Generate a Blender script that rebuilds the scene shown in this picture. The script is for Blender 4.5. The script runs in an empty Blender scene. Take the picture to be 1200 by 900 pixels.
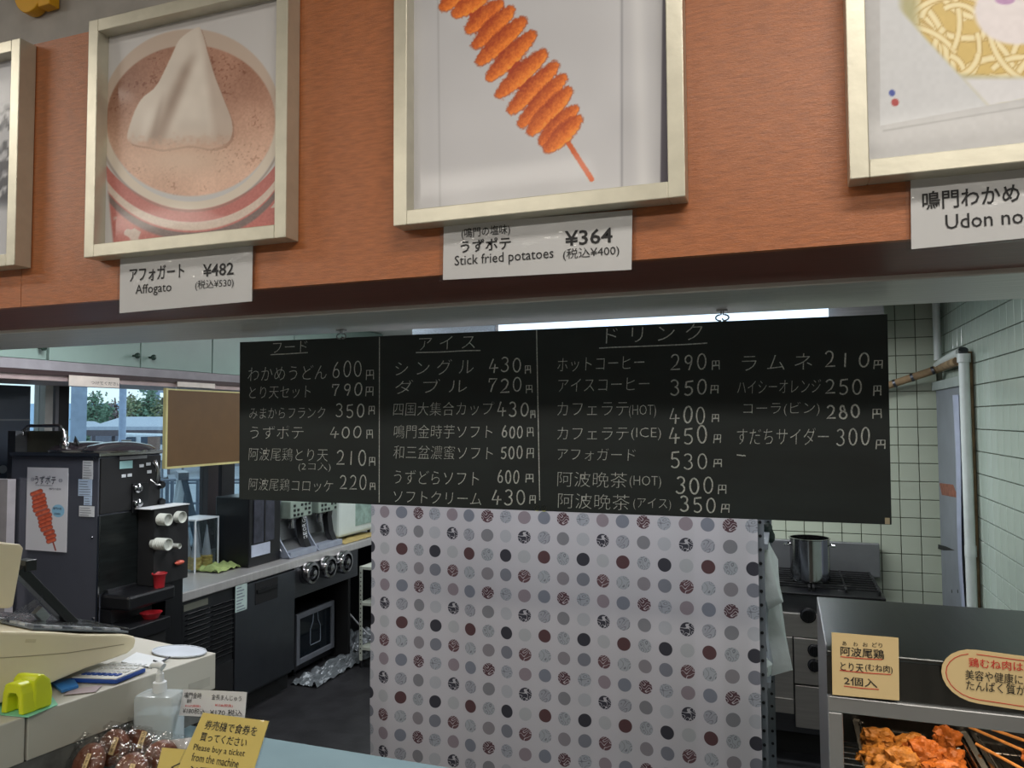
import bpy, bmesh, math, random
import numpy as np
from mathutils import Vector, Matrix
random.seed(7)
S = bpy.context.scene
COL = S.collection
R = math.radians
# ------------------------------------------------------------------ camera
CAMP = Vector((0, 0, 1.68)); FPX = 890.0
YAW, PITCH, ROLL = R(19.7), R(2.7), R(-0.3)
F = Vector((-math.sin(YAW)*math.cos(PITCH), math.cos(YAW)*math.cos(PITCH), math.sin(PITCH)))
R0 = Vector((math.cos(YAW), math.sin(YAW), 0)); U0 = R0.cross(F)
RT = R0*math.cos(ROLL) + U0*math.sin(ROLL); UP = U0*math.cos(ROLL) - R0*math.sin(ROLL)
cam = bpy.data.cameras.new('camera'); cam_o = bpy.data.objects.new('camera', cam); COL.objects.link(cam_o)
M3 = Matrix((RT, UP, -F)).transposed().to_4x4(); M3.translation = CAMP
cam_o.matrix_world = M3
cam.sensor_width = 36; cam.lens = FPX/1200*36; cam.clip_start = .02; cam.clip_end = 500
S.camera = cam_o
# ------------------------------------------------------------------ world and lights
W = bpy.data.worlds.new('overcast_sky'); S.world = W; W.use_nodes = True
wn = W.node_tree.nodes; wl = W.node_tree.links
bg = wn['Background']; bg.inputs['Strength'].default_value = 1.7
tc = wn.new('ShaderNodeTexCoord'); sp = wn.new('ShaderNodeSeparateXYZ'); cr = wn.new('ShaderNodeValToRGB')
wl.new(tc.outputs['Generated'], sp.inputs[0]); wl.new(sp.outputs['Z'], cr.inputs[0]); wl.new(cr.outputs[0], bg.inputs['Color'])
cr.color_ramp.elements[0].color = (.76, .86, .95, 1); cr.color_ramp.elements[0].position = 0
cr.color_ramp.elements[1].color = (.58, .72, .90, 1); cr.color_ramp.elements[1].position = 1
def area(name, loc, sx, sy, power, color, rot=(0, 0, 0)):
    l = bpy.data.lights.new(name, 'AREA'); l.shape = 'RECTANGLE'; l.size = sx; l.size_y = sy
    l.energy = power; l.color = color
    o = bpy.data.objects.new(name, l); o.location = loc; o.rotation_euler = rot; COL.objects.link(o); return o
COOL = (.95, .965, 1.0); WARM = (1, .93, .82)
for x in (-4.2, -1.6, 1.0): area('hall_light', (x, -1.6, 3.05), 1.3, .35, 42, WARM)
for x in (-3.2, .4): area('hall_light', (x, .1, 3.05), 1.3, .3, 22, WARM)
area('kitchen_light', (-.75, 4.05, 2.155), 1.7, .1, 30, COOL)
for x in (-2.2, -.3): area('kitchen_light', (x, 2.3, 2.4), 1.2, .25, 24, COOL)
area('kitchen_light', (-2.3, 4.6, 2.4), .3, 1.2, 20, COOL)
S.view_settings.view_transform = 'Standard'; S.view_settings.look = 'None'
S.view_settings.gamma = 1; S.view_settings.exposure = 0.0
# ------------------------------------------------------------------ pixel <-> place
def ray(x, y): return (F + RT*((x-600)/FPX) + UP*((450-y)/FPX))
def oy(x, y, Y): d = ray(x, y); return CAMP + d*((Y-CAMP.y)/d.y)
def ox(x, y, X): d = ray(x, y); return CAMP + d*((X-CAMP.x)/d.x)
def oz(x, y, Z): d = ray(x, y); return CAMP + d*((Z-CAMP.z)/d.z)
def od(x, y, D): return CAMP + ray(x, y)*D
def op(x, y, p, n):
    d = ray(x, y); n = Vector(n); return CAMP + d*((Vector(p)-CAMP).dot(n)/d.dot(n))
def proj(P):
    q = P - np.array(CAMP)[None]; z = q@np.array(F)
    return 600+FPX*(q@np.array(RT))/z, 450-FPX*(q@np.array(UP))/z
# ------------------------------------------------------------------ materials
def lin(c):
    return tuple(((v/255)/12.92 if v/255 <= .04045 else ((v/255+.055)/1.055)**2.4) for v in c)
MATS = {}
def mat(name, col, rough=.5, metal=0, var=.12, scale=12, stretch=(1, 1, 1), bump=0, bscale=None, coat=0, attr=False, alpha=1, spec=.5, trans=0, emit=0, coat_bump=0):
    if name in MATS: return MATS[name]
    m = bpy.data.materials.new(name); m.use_nodes = True; n = m.node_tree.nodes; l = m.node_tree.links
    p = n['Principled BSDF']; c = lin(col)
    p.inputs['Roughness'].default_value = rough; p.inputs['Metallic'].default_value = metal
    p.inputs['Coat Weight'].default_value = coat; p.inputs['Coat Roughness'].default_value = .08
    p.inputs['Specular IOR Level'].default_value = spec; p.inputs['Alpha'].default_value = alpha
    p.inputs['Transmission Weight'].default_value = trans
    t = n.new('ShaderNodeTexCoord'); mp = n.new('ShaderNodeMapping'); mp.inputs['Scale'].default_value = stretch
    l.new(t.outputs['Object'], mp.inputs[0])
    nz = n.new('ShaderNodeTexNoise'); nz.inputs['Scale'].default_value = scale; nz.inputs['Detail'].default_value = 5
    l.new(mp.outputs[0], nz.inputs['Vector'])
    if attr:
        a = n.new('ShaderNodeAttribute'); a.attribute_name = 'Col'; src = a.outputs['Color']
    else:
        a = n.new('ShaderNodeRGB'); a.outputs[0].default_value = (*c, 1); src = a.outputs[0]
    if var:
        mr = n.new('ShaderNodeMapRange'); mr.inputs['From Min'].default_value = .3; mr.inputs['From Max'].default_value = .7
        mr.inputs['To Min'].default_value = 1-var; mr.inputs['To Max'].default_value = 1+var
        l.new(nz.outputs['Fac'], mr.inputs['Value'])
        mx = n.new('ShaderNodeVectorMath'); mx.operation = 'SCALE'; l.new(src, mx.inputs[0]); l.new(mr.outputs[0], mx.inputs['Scale'])
        l.new(mx.outputs[0], p.inputs['Base Color'])
    else: l.new(src, p.inputs['Base Color'])
    if emit: l.new(src, p.inputs['Emission Color']); p.inputs['Emission Strength'].default_value = emit
    if bump or coat_bump:
        nb = n.new('ShaderNodeTexNoise'); nb.inputs['Scale'].default_value = bscale or scale*3; nb.inputs['Detail'].default_value = 4
        l.new(mp.outputs[0], nb.inputs['Vector'])
        b = n.new('ShaderNodeBump'); b.inputs['Strength'].default_value = bump or coat_bump; b.inputs['Distance'].default_value = .01
        l.new(nb.outputs['Fac'], b.inputs['Height'])
        l.new(b.outputs[0], p.inputs['Coat Normal' if coat_bump else 'Normal'])
    MATS[name] = m; return m
def steel(name, col=(170, 172, 172), rough=.3, stretch=(1, 1, 30)): return mat(name, col, rough, 1, var=.08, scale=6, stretch=stretch, bump=.03, bscale=30)
def glassy(name, tint=(235, 245, 245), mixf=.1, rough=.03, bump=0, bstr=.8):
    m = bpy.data.materials.new(name); m.use_nodes = True; n = m.node_tree.nodes; l = m.node_tree.links
    n.remove(n['Principled BSDF']); o = n['Material Output']
    tr = n.new('ShaderNodeBsdfTransparent'); tr.inputs[0].default_value = (*lin(tint), 1)
    g = n.new('ShaderNodeBsdfGlossy'); g.inputs['Roughness'].default_value = rough
    fr = n.new('ShaderNodeFresnel'); gm = n.new('ShaderNodeNewGeometry'); io = n.new('ShaderNodeMapRange'); io.inputs['To Min'].default_value = 1.45; io.inputs['To Max'].default_value = 1/1.45
    l.new(gm.outputs['Backfacing'], io.inputs['Value']); l.new(io.outputs[0], fr.inputs['IOR'])
    ad = n.new('ShaderNodeMath'); ad.operation = 'ADD'; ad.inputs[1].default_value = mixf; l.new(fr.outputs[0], ad.inputs[0])
    mx = n.new('ShaderNodeMixShader'); l.new(ad.outputs[0], mx.inputs[0]); l.new(tr.outputs[0], mx.inputs[1]); l.new(g.outputs[0], mx.inputs[2])
    if bump:
        nb = n.new('ShaderNodeTexNoise'); nb.inputs['Scale'].default_value = bump; tcx = n.new('ShaderNodeTexCoord'); l.new(tcx.outputs['Object'], nb.inputs['Vector'])
        b = n.new('ShaderNodeBump'); b.inputs['Strength'].default_value = bstr; b.inputs['Distance'].default_value = .01
        l.new(nb.outputs['Fac'], b.inputs['Height']); l.new(b.outputs[0], g.inputs['Normal'])
    l.new(mx.outputs[0], o.inputs[0]); MATS[name] = m; return m
def chalk_mat():
    m = mat('chalk', (222, 226, 222), .95, var=.1, scale=80, spec=.1)
    n = m.node_tree.nodes; l = m.node_tree.links; p = n['Principled BSDF']
    nz = n.new('ShaderNodeTexNoise'); nz.inputs['Scale'].default_value = 420; nz.inputs['Detail'].default_value = 3
    t = n.new('ShaderNodeTexCoord'); l.new(t.outputs['Object'], nz.inputs['Vector'])
    mr = n.new('ShaderNodeMapRange'); mr.inputs['From Min'].default_value = .36; mr.inputs['From Max'].default_value = .56
    mr.inputs['To Min'].default_value = .55; mr.inputs['To Max'].default_value = 1
    l.new(nz.outputs['Fac'], mr.inputs['Value']); l.new(mr.outputs[0], p.inputs['Alpha'])
    return m
# ------------------------------------------------------------------ mesh builder
class MB:
    def __init__(s): s.v = []; s.f = []; s.sm = []; s.mi = []; s.cur = 0
    def add(s, vs, fs, smooth=False):
        b = len(s.v); s.v += [Vector(p) for p in vs]
        for f in fs: s.f.append([i+b for i in f]); s.sm.append(smooth); s.mi.append(s.cur)
        return s
    def box(s, x0, x1, y0, y1, z0, z1):
        v = [(x, y, z) for z in (z0, z1) for y in (y0, y1) for x in (x0, x1)]
        return s.add(v, [(0, 2, 3, 1), (4, 5, 7, 6), (0, 1, 5, 4), (2, 6, 7, 3), (0, 4, 6, 2), (1, 3, 7, 5)])
    def obox(s, c, ax, ay, az):   # centre and three half-axes
        c, ax, ay, az = map(Vector, (c, ax, ay, az))
        v = [c+ax*i+ay*j+az*k for k in (-1, 1) for j in (-1, 1) for i in (-1, 1)]
        f = [(0, 2, 3, 1), (4, 5, 7, 6), (0, 1, 5, 4), (2, 6, 7, 3), (0, 4, 6, 2), (1, 3, 7, 5)]
        if ax.cross(ay).dot(az) < 0: f = [q[::-1] for q in f]
        return s.add(v, f)
    def prism(s, pts, off, smooth=False):
        pts = [Vector(p) for p in pts]; off = Vector(off); n = len(pts)
        nrm = Vector((0, 0, 0))
        for i in range(n): nrm += (pts[i]-pts[0]).cross(pts[(i+1) % n]-pts[0])
        if nrm.dot(off) > 0: pts = pts[::-1]
        f = [list(range(n)), list(range(n, 2*n))[::-1]]
        f += [[(i+1) % n, i, n+i, n+(i+1) % n] for i in range(n)]
        return s.add(pts+[p+off for p in pts], f, smooth)
    def lathe(s, prof, c=(0, 0, 0), axis=(0, 0, 1), n=20, cap=True, smooth=True):
        c = Vector(c); a = Vector(axis).normalized(); u = a.orthogonal().normalized(); w = a.cross(u)
        v = []
        for r, h in prof:
            for k in range(n):
                t = 2*math.pi*k/n; v.append(c+a*h+(u*math.cos(t)+w*math.sin(t))*r)
        f = []
        for i in range(len(prof)-1):
            for k in range(n): k2 = (k+1) % n; f.append((i*n+k, i*n+k2, (i+1)*n+k2, (i+1)*n+k))
        if cap: f.append(list(range(n))[::-1]); f.append([(len(prof)-1)*n+k for k in range(n)])
        return s.add(v, f, smooth)
    def cyl(s, a, b, r, r2=None, n=14):
        a = Vector(a); b = Vector(b); d = b-a
        return s.lathe([(r, 0), (r if r2 is None else r2, d.length)], a, d, n)
    def tube(s, pts, r, n=8, closed=False):
        pts = [Vector(p) for p in pts]; m = len(pts); v = []; prev = None
        for i, p in enumerate(pts):
            if closed: d = pts[(i+1) % m]-pts[i-1]
            else: d = pts[min(i+1, m-1)]-pts[max(i-1, 0)]
            d.normalize()
            u = (prev - d*prev.dot(d)) if prev else d.orthogonal()
            if u.length < 1e-6: u = d.orthogonal()
            u.normalize(); prev = u; w = d.cross(u); rr = r[i] if isinstance(r, (list, tuple)) else r
            for k in range(n): t = 2*math.pi*k/n; v.append(p+(u*math.cos(t)+w*math.sin(t))*rr)
        f = []
        for i in range(m if closed else m-1):
            j = (i+1) % m
            for k in range(n): k2 = (k+1) % n; f.append((i*n+k, i*n+k2, j*n+k2, j*n+k))
        if not closed: f.append(list(range(n))[::-1]); f.append([(m-1)*n+k for k in range(n)])
        return s.add(v, f, True)
    def ribbon(s, pts, w, nrm):   # flat stroke lying on a plane
        pts = [Vector(p) for p in pts]; nrm = Vector(nrm); m = len(pts); v = []
        for i in range(m):
            d = (pts[min(i+1, m-1)]-pts[max(i-1, 0)]).normalized(); q = nrm.cross(d)*w/2
            v += [pts[i]+q, pts[i]-q]
        return s.add(v, [(2*i, 2*i+1, 2*i+3, 2*i+2) for i in range(m-1)])
    def grid(s, fn, nu, nv, smooth=True):
        v = [fn(i/nu, j/nv) for j in range(nv+1) for i in range(nu+1)]; w = nu+1
        return s.add(v, [(j*w+i, j*w+i+1, (j+1)*w+i+1, (j+1)*w+i) for j in range(nv) for i in range(nu)], smooth)
    def blob(s, c, rad, seed=0, amp=.2, sub=3, freq=2.2, rot=0):
        bm = bmesh.new(); bmesh.ops.create_icosphere(bm, subdivisions=sub, radius=1)
        from mathutils import noise
        o = Vector((seed*3.1, seed*1.7, seed*.9)); v = []; rz = Matrix.Rotation(rot, 3, 'Z')
        for q in bm.verts:
            p = q.co; k = 1+amp*noise.noise(p*freq+o)+amp*.5*noise.noise(p*freq*3+o)
            v.append(Vector(c)+rz@Vector((p.x*rad[0]*k, p.y*rad[1]*k, p.z*rad[2]*k)))
        s.add(v, [[x.index for x in f.verts] for f in bm.faces], True); bm.free(); return s
    def build(s, name, mats, parent=None, bevel=0, base=None, solid=0):
        me = bpy.data.meshes.new(name)
        if parent: off = ORG[parent.name]
        elif base is not None: off = Vector(base)
        else:
            xs = [p.x for p in s.v]; ys = [p.y for p in s.v]; off = Vector(((min(xs)+max(xs))/2, (min(ys)+max(ys))/2, min(p.z for p in s.v)))
        me.from_pydata([p-off for p in s.v], [], s.f)
        if not isinstance(mats, (list, tuple)): mats = [mats]
        for m in mats: me.materials.append(m)
        me.polygons.foreach_set('use_smooth', s.sm); me.polygons.foreach_set('material_index', s.mi)
        if any(s.sm): me.set_sharp_from_angle(angle=R(40))
        o = bpy.data.objects.new(name, me); COL.objects.link(o)
        if parent: o.parent = parent; ORG[o.name] = off
        else: o.location = off; ORG[o.name] = off
        if solid:
            md = o.modifiers.new('s', 'SOLIDIFY'); md.thickness = solid
        if bevel:
            md = o.modifiers.new('b', 'BEVEL'); md.width = bevel; md.segments = 2; md.limit_method = 'ANGLE'; md.angle_limit = R(40)
        return o
ORG = {}
def tag(o, label, cat, group=None, kind=None):
    o['label'] = label; o['category'] = cat
    if group: o['group'] = group
    if kind: o['kind'] = kind
    return o
def thing(name, label, cat, loc, group=None):
    o = bpy.data.objects.new(name, None); o.empty_display_size = .05; COL.objects.link(o); o.location = loc
    ORG[o.name] = Vector(loc); return tag(o, label, cat, group)
def struct(o): o['kind'] = 'structure'; return o
def copy_tree(o, parent=None):
    c = o.copy(); COL.objects.link(c)
    if parent: c.parent = parent
    ORG[c.name] = ORG[o.name]
    for ch in list(o.children): copy_tree(ch, c)
    return c
# ------------------------------------------------------------------ writing
TC = {}
def glyphs(s, off):
    k = (s, off)
    if k not in TC:
        c = bpy.data.curves.new('t', 'FONT'); c.body = s; c.size = .5; c.offset = off; c.resolution_u = 2
        o = bpy.data.objects.new('t', c); COL.objects.link(o)
        me = bpy.data.meshes.new_from_object(o.evaluated_get(bpy.context.evaluated_depsgraph_get()))
        v = np.empty(len(me.vertices)*3); me.vertices.foreach_get('co', v); v = v.reshape(-1, 3)
        if len(v) == 0: v = np.zeros((1, 3))
        f = [tuple(p.vertices) for p in me.polygons]; mn = v.min(0); mx = v.max(0)
        TC[k] = ((v[:, :2]-mn[:2])/np.maximum(mx[:2]-mn[:2], 1e-6), f)
        bpy.data.objects.remove(o); bpy.data.meshes.remove(me); bpy.data.curves.remove(c)
    return TC[k]
def write(mb, s, o, r, u, lift, off=0, shear=0):
    o, r, u, lift = map(Vector, (o, r, u, lift)); v, f = glyphs(s, off)
    mb.add([o+r*(p[0]+shear*p[1])+u*p[1]+lift for p in v], f)
def ywrite(mb, s, xl, yb, xr, h, Y, off=0, lift=-.0006, shear=0):   # upright plane facing the hall
    a = oy(xl, yb, Y); b = oy(xr, yb, Y); c = oy(xl, yb-h, Y)
    write(mb, s, a, (b.x-a.x, 0, 0), (0, 0, c.z-a.z), (0, lift, 0), off, shear)
def arc(cx, cy, rx, ry, a0, a1, n=10): return [(cx+rx*math.cos(R(a0+(a1-a0)*i/n)), cy+ry*math.sin(R(a0+(a1-a0)*i/n))) for i in range(n+1)]
DIG = {
 '0': [arc(.5, .5, .36, .5, 100, 470, 16)],
 '1': [[(.5, 1), (.48, .5), (.47, 0)]],
 '2': [arc(.45, .72, .33, .28, 160, -20, 8)+[(.6, .35), (.1, .03), (.95, .05)]],
 '3': [arc(.42, .76, .33, .24, 150, -80, 8)+arc(.42, .27, .38, .27, 85, -150, 10)],
 '4': [[(.4, 1), (.05, .33), (.95, .36)], [(.62, .62), (.55, 0)]],
 '5': [[(.25, .97), (.2, .55)]+arc(.45, .3, .38, .3, 125, -140, 10), [(.25, .95), (.85, 1)]],
 '6': [[(.6, 1), (.3, .7)]+arc(.48, .27, .33, .27, 160, 520, 14)],
 '7': [[(.12, .7), (.12, .95), (.85, .95), (.5, .5), (.35, 0)]],
 '8': [arc(.5, .76, .27, .23, 90, 300, 8)+arc(.5, .26, .34, .27, 60, -240, 12)+[(.68, .62), (.5, .99)]],
 '9': [arc(.48, .72, .3, .27, 20, 380, 12)+[(.76, .5), (.55, 0)]],
 'y': [[(.08, 0), (.1, .95), (.92, .95), (.95, .05)], [(.5, .92), (.5, .45)], [(.12, .45), (.9, .48)]]}
def digits(mb, s, xl, yb, xr, h, Y, w=.0032, lift=-.0016):
    a = oy(xl, yb, Y); b = oy(xr, yb, Y); c = oy(xl, yb-h, Y); W_ = b.x-a.x; H = c.z-a.z; n = len(s); cw = W_/n
    for i, ch in enumerate(s):
        jy = random.uniform(-.04, .06)*H; js = random.uniform(.92, 1.06); sh = random.uniform(-.02, .12)
        for st in DIG[ch]:
            st = [(x+sh*y, y) for x, y in st]
            mb.ribbon([(a.x+cw*(i+.04+.84*x), Y+lift, a.z+jy+H*js*y) for x, y in st], w*random.uniform(.85, 1.15), (0, -1, 0))
# ------------------------------------------------------------------ painted flat prints (colour per vertex on a fine grid)
def vnoise(x, y, s, seed=0):
    rs = np.random.RandomState(seed); T = rs.rand(64, 64); X = x/s; Y = y/s
    i = np.floor(X).astype(int); j = np.floor(Y).astype(int); fx = X-i; fy = Y-j; fx = fx*fx*(3-2*fx); fy = fy*fy*(3-2*fy)
    g = lambda a, b: T[a % 64, b % 64]
    return (g(i, j)*(1-fx)+g(i+1, j)*fx)*(1-fy)+(g(i, j+1)*(1-fx)+g(i+1, j+1)*fx)*fy
def ss(a, b, t): t = np.clip((t-a)/(b-a), 0, 1); return t*t*(3-2*t)
def over(c, col, m): return c*(1-m[:, None])+np.array(col, float)[None]*m[:, None] if not isinstance(col, np.ndarray) else c*(1-m[:, None])+col*m[:, None]
def print_sheet(name, p0, r, u, nu, nv, paint, parent, material, pxmap=None):
    p0, r, u = map(Vector, (p0, r, u)); off = ORG[parent.name]
    I, J = np.meshgrid(np.linspace(0, 1, nu+1), np.linspace(0, 1, nv+1)); I = I.ravel(); J = J.ravel()
    P = np.array(p0)[None]+I[:, None]*np.array(r)+J[:, None]*np.array(u)
    if pxmap: x, y = pxmap(I, J)
    else: x, y = proj(P)
    c = np.clip(paint(x, y), 0, 255)/255; c = np.where(c <= .04045, c/12.92, ((c+.055)/1.055)**2.4)
    me = bpy.data.meshes.new(name); w = nu+1
    a = (np.arange(nv)[:, None]*w+np.arange(nu)[None]).ravel(); fs = np.stack([a, a+1, a+w+1, a+w], 1)
    me.vertices.add(len(P)); me.vertices.foreach_set('co', (P-np.array(off)[None]).ravel())
    me.loops.add(fs.size); me.loops.foreach_set('vertex_index', fs.ravel())
    me.polygons.add(len(fs)); me.polygons.foreach_set('loop_start', np.arange(len(fs))*4)
    at = me.color_attributes.new('Col', 'FLOAT_COLOR', 'POINT'); at.data.foreach_set('color', np.concatenate([c, np.ones((len(c), 1))], 1).ravel())
    me.materials.append(material); me.update(); me.validate()
    o = bpy.data.objects.new(name, me); COL.objects.link(o); o.parent = parent; return o
def capsule(x, y, a, b):
    ax, ay = a; bx, by = b; dx, dy = bx-ax, by-ay; L = math.hypot(dx, dy)
    t = np.clip(((x-ax)*dx+(y-ay)*dy)/L**2, 0, 1); px, py = x-ax-t*dx, y-ay-t*dy
    return np.hypot(px, py), t, ((x-ax)*dy-(y-ay)*dx)/L
DISCS = [((300, 20), (390, -60)), ((338, 40), (430, -25)), ((375, 85), (462, 12)), ((395, 132), (495, 30)), ((408, 178), (530, 62)), ((436, 225), (558, 102)), ((466, 275), (590, 158)),
         ((500, 322), (625, 194)), ((530, 362), (648, 230)), ((556, 385), (664, 268)), ((590, 415), (682, 322)), ((606, 436), (694, 350))]
def paint_potato(x, y):   # in enlarged picture units
    c = np.ones((len(x), 3))*np.array([206, 206, 212]); n = vnoise(x, y, 7, 1); n2 = vnoise(x, y, 3, 2)
    d, t, s = capsule(x, y, (650, 395), (733, 525)); c = over(c, (214, 96, 34), ss(10, 7, d+n2*2))
    d, t, s = capsule(x, y, (400, 40), (640, 390)); c = over(c, (186, 66, 22), ss(34, 26, d+n*10))
    for a, b in DISCS:
        d, t, s = capsule(x, y, a, b); w = 14+12*np.sin(np.clip(t,.0,1)*3.14)**.7+(n-.5)*5
        base = np.array([226, 112, 36])[None]+(s*-2.0)[:, None]*np.array([1, .95, .4])[None]+((n-.5)*30+(n2-.5)*26)[:, None]*np.array([.8, 1, .6])[None]
        c = over(c, (170, 58, 20), ss(w+8, w+1, d+n2*5)*.7); c = over(c, base, ss(w+2, w-2, d+n2*2.5))
    return c
def paint_poster_photo(x, y):
    c = paint_potato(x, y); m = ss(812, 818, x); c = over(c, (196, 196, 202), m); l = np.exp(-((x-283-y*.01)/3)**2); c = over(c, (176, 176, 182), l*.6)
    c = over(c, (158, 158, 166), np.exp(-((x-822)/3)**2)); c = over(c, (222, 222, 226), np.exp(-((x-868-.03*y)/22)**2)*.7)
    c = over(c, (88, 82, 96), ss(938, 944, x+y*.012)); c = over(c, (60, 56, 60), ss(207, 203, x)*ss(250, 300, y)*.8)
    return c+(vnoise(x, y, 120, 4)[:, None]-.5)*12
def inpoly(x, y, pts):
    ins = np.zeros(len(x), bool); n = len(pts)
    for i in range(n):
        x0, y0 = pts[i]; x1, y1 = pts[(i+1) % n]
        k = ((y0 > y) != (y1 > y)) & (x < (x1-x0)*(y-y0)/((y1-y0) or 1e-9)+x0); ins ^= k
    return ins.astype(float)
def catmull(P, k=5):
    n = len(P); o = []
    for i in range(n):
        a, b, c, d = (np.array(P[(i+j-1) % n], float) for j in range(4))
        for t in (q/k for q in range(k)): o.append(tuple(.5*((2*b)+(c-a)*t+(2*a-5*b+4*c-d)*t*t+(3*b-a-3*c+d)*t**3)))
    return o
def paint_affogato(px, py):
    x, y = px*2.25, py*2.25; c = np.ones((len(x), 3))*np.array([208, 206, 208]); n = vnoise(x, y, 9, 1); n2 = vnoise(x, y, 60, 2); n3 = vnoise(x, y, 4, 3)
    q = np.hypot((x-503)/238, (y-312)/236); c = over(c, (202, 182, 168), ss(1.01, .985, q)*ss(420, 330, y)+0*x)
    # cup wall under the rim
    below = ss(-1, 3, y-(312+233*np.sqrt(np.clip(1-((x-503)/262)**2, 0, 1)))); wall = below*ss(262, 270, x-(y-312)*.10+0)*1.0
    k = y-(312+233*np.sqrt(np.clip(1-((x-503)/262)**2, 0, 1)))
    band = np.ones((len(x), 3))*np.array([196, 118, 112]); band = over(band, (222, 204, 192), ss(38, 42, k)*ss(66, 60, k)); band = over(band, (130, 112, 110), ss(66, 70, k)*ss(92, 84, k))
    band = over(band, (214, 196, 188), ss(.62, .7, vnoise(x+y*.6, y-x*.35, 26, 8))*ss(95, 100, k)); c = over(c, band+(n3[:, None]-.5)*14, wall)
    rim = ss(1.03, 1.01, q)*ss(.92, .94, q)*ss(250, 330, y); c = over(c, (226, 214, 200), rim); c = over(c, (150, 128, 116), np.exp(-((q-1.035)/.012)**2)*ss(350, 430, y)*.6)
    foam = np.array([178, 130, 108])[None]+(ss(200, 470, y)*50)[:, None]*np.array([1, 1.15, 1.15])[None]-(ss(420, 280, x)*ss(400, 200, y)*34)[:, None]+(n2[:, None]-.5)*26
    n4 = vnoise(x+y*.3, y-x*.2, 5.5, 9); spk = ss(.68, .85, n4)*ss(.45, .8, vnoise(x, y, 45, 12)+ss(560, 700, x)*.2)*.8; foam = foam-spk[:, None]*np.array([38, 44, 44])[None]+(n3[:, None]-.5)*16
    q2 = np.hypot((x-503)/226, (y-318)/202); c = over(c, foam, ss(1.0, .97, q2))
    P = [(520, 72), (532, 85), (548, 140), (566, 200), (590, 262), (612, 325), (604, 372), (560, 392), (500, 384), (430, 394), (395, 388), (338, 372), (346, 318), (372, 262), (412, 226), (446, 160), (474, 104)]
    P = catmull(P); m = sum(inpoly(x+dx, y+dy, P) for dx, dy in ((0, 0), (1.6, 0), (-1.6, 0), (0, 1.6), (0, -1.6)))/5
    cr_ = np.ones((len(x), 3))*np.array([228, 217, 207]); f1 = 505-(y-150)*.42; f2 = 548+(y-150)*.12
    cr_ = over(cr_, (158, 134, 120), np.exp(-((x-f1)/(12+.05*(y-100)))**2)*ss(120, 200, y)*.75); cr_ = over(cr_, (240, 230, 220), np.exp(-((x-f1-34)/16)**2)*.6)
    cr_ = over(cr_, (176, 152, 138), ss(f2-22, f2+6, x)*.5); cr_ = over(cr_, (186, 160, 144), ss(300, 390, y)*.35)
    cr_ = over(cr_, (150, 128, 116), np.exp(-((x-(430-(y-250)*.25))/9)**2)*ss(230, 300, y)*.4); cr_ = over(cr_, (242, 234, 226), np.exp(-((x-(395-(y-300)*.3))/14)**2)*ss(260, 320, y)*.5); cr_ = cr_+(vnoise(x, y, 30, 14)[:, None]-.5)*12
    c = over(c, (150, 112, 94), inpoly(x-5, y-6, P)*(1-m)*.5); c = over(c, cr_, m*(1-.85*ss(350, 395, y+(n-.5)*20))); c = over(c, (230, 202, 182), np.exp(-((x-490)/120)**2-((y-420)/42)**2)*.8)
    return c
def paint_noodles(px, py):
    x, y = (px-800)*2.25, py*2.25; c = np.ones((len(x), 3))*np.array([196, 196, 200]); n = vnoise(x, y, 12, 5)
    ph = ss(519, 522, x)*ss(332-(x-530)*.19, 328-(x-530)*.19, y); c = over(c, (214, 216, 222), ph)
    e = (x-570)-(y-20)*.92; inn = ss(-12, 8, e)*ph; c = over(c, (184, 178, 132), inn*ss(560, 590, x))
    nd = np.ones((len(x), 3))*np.array([222, 192, 112]); rg = random.Random(5)
    for k in range(150):
        px_, py_ = rg.uniform(600, 1160), rg.uniform(-420, 230); r = rg.uniform(50, 190); a = rg.uniform(0, 6.28); hw = rg.uniform(8, 11)
        cx, cy = px_+r*math.cos(a), py_+r*math.sin(a); L = rg.uniform(.5, 1.1)
        dd = np.hypot(x-cx, y-cy)-r; an = np.abs((np.arctan2(y-cy, x-cx)-(a+math.pi)+math.pi) % (2*math.pi)-math.pi); m = ss(L, L-.06, an)
        nd = over(nd, (184, 148, 74), ss(hw+3, hw-1, np.abs(dd))*m*.8); t_ = np.clip(1-(dd/hw)**2, 0, 1)
        col = np.array([220, 190, 116])[None]+t_[:, None]*np.array([30, 46, 76])[None]; nd = over(nd, col, ss(hw, hw-2, np.abs(dd))*m)
    c = over(c, nd, inn*ss(600, 640, x)*ss(205+(x-700)*.05, 185+(x-700)*.05, y)); c = over(c, (240, 232, 236), ss(1, .85, np.hypot((x-880)/120, (y-30)/95))*ph)
    c = over(c, (196, 150, 200), ss(1, .7, np.hypot((x-850)/30, (y-0)/14))*ph)
    c = over(c, (226, 226, 232), inn*ss(195, 215, y)); c = over(c, (60, 80, 170), ss(10, 6, np.hypot(x-552, (y-245)*.9))); c = over(c, (180, 60, 60), ss(12, 8, np.hypot(x-560, (y-270))))
    c = over(c, (168, 168, 172), np.exp(-(np.abs(y-(345-(x-530)*.17))/2.5)**2)*ss(525, 530, x))
    return c+(n[:, None]-.5)*6
def paint_sliver(px, py):
    c = np.ones((len(px), 3))*np.array([196, 198, 206]); n = vnoise(px, py, 6, 2)
    c = over(c, (60, 62, 74), ss(120, 130, py)*ss(250, 230, py)*ss(.3, .5, n)); return c
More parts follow.
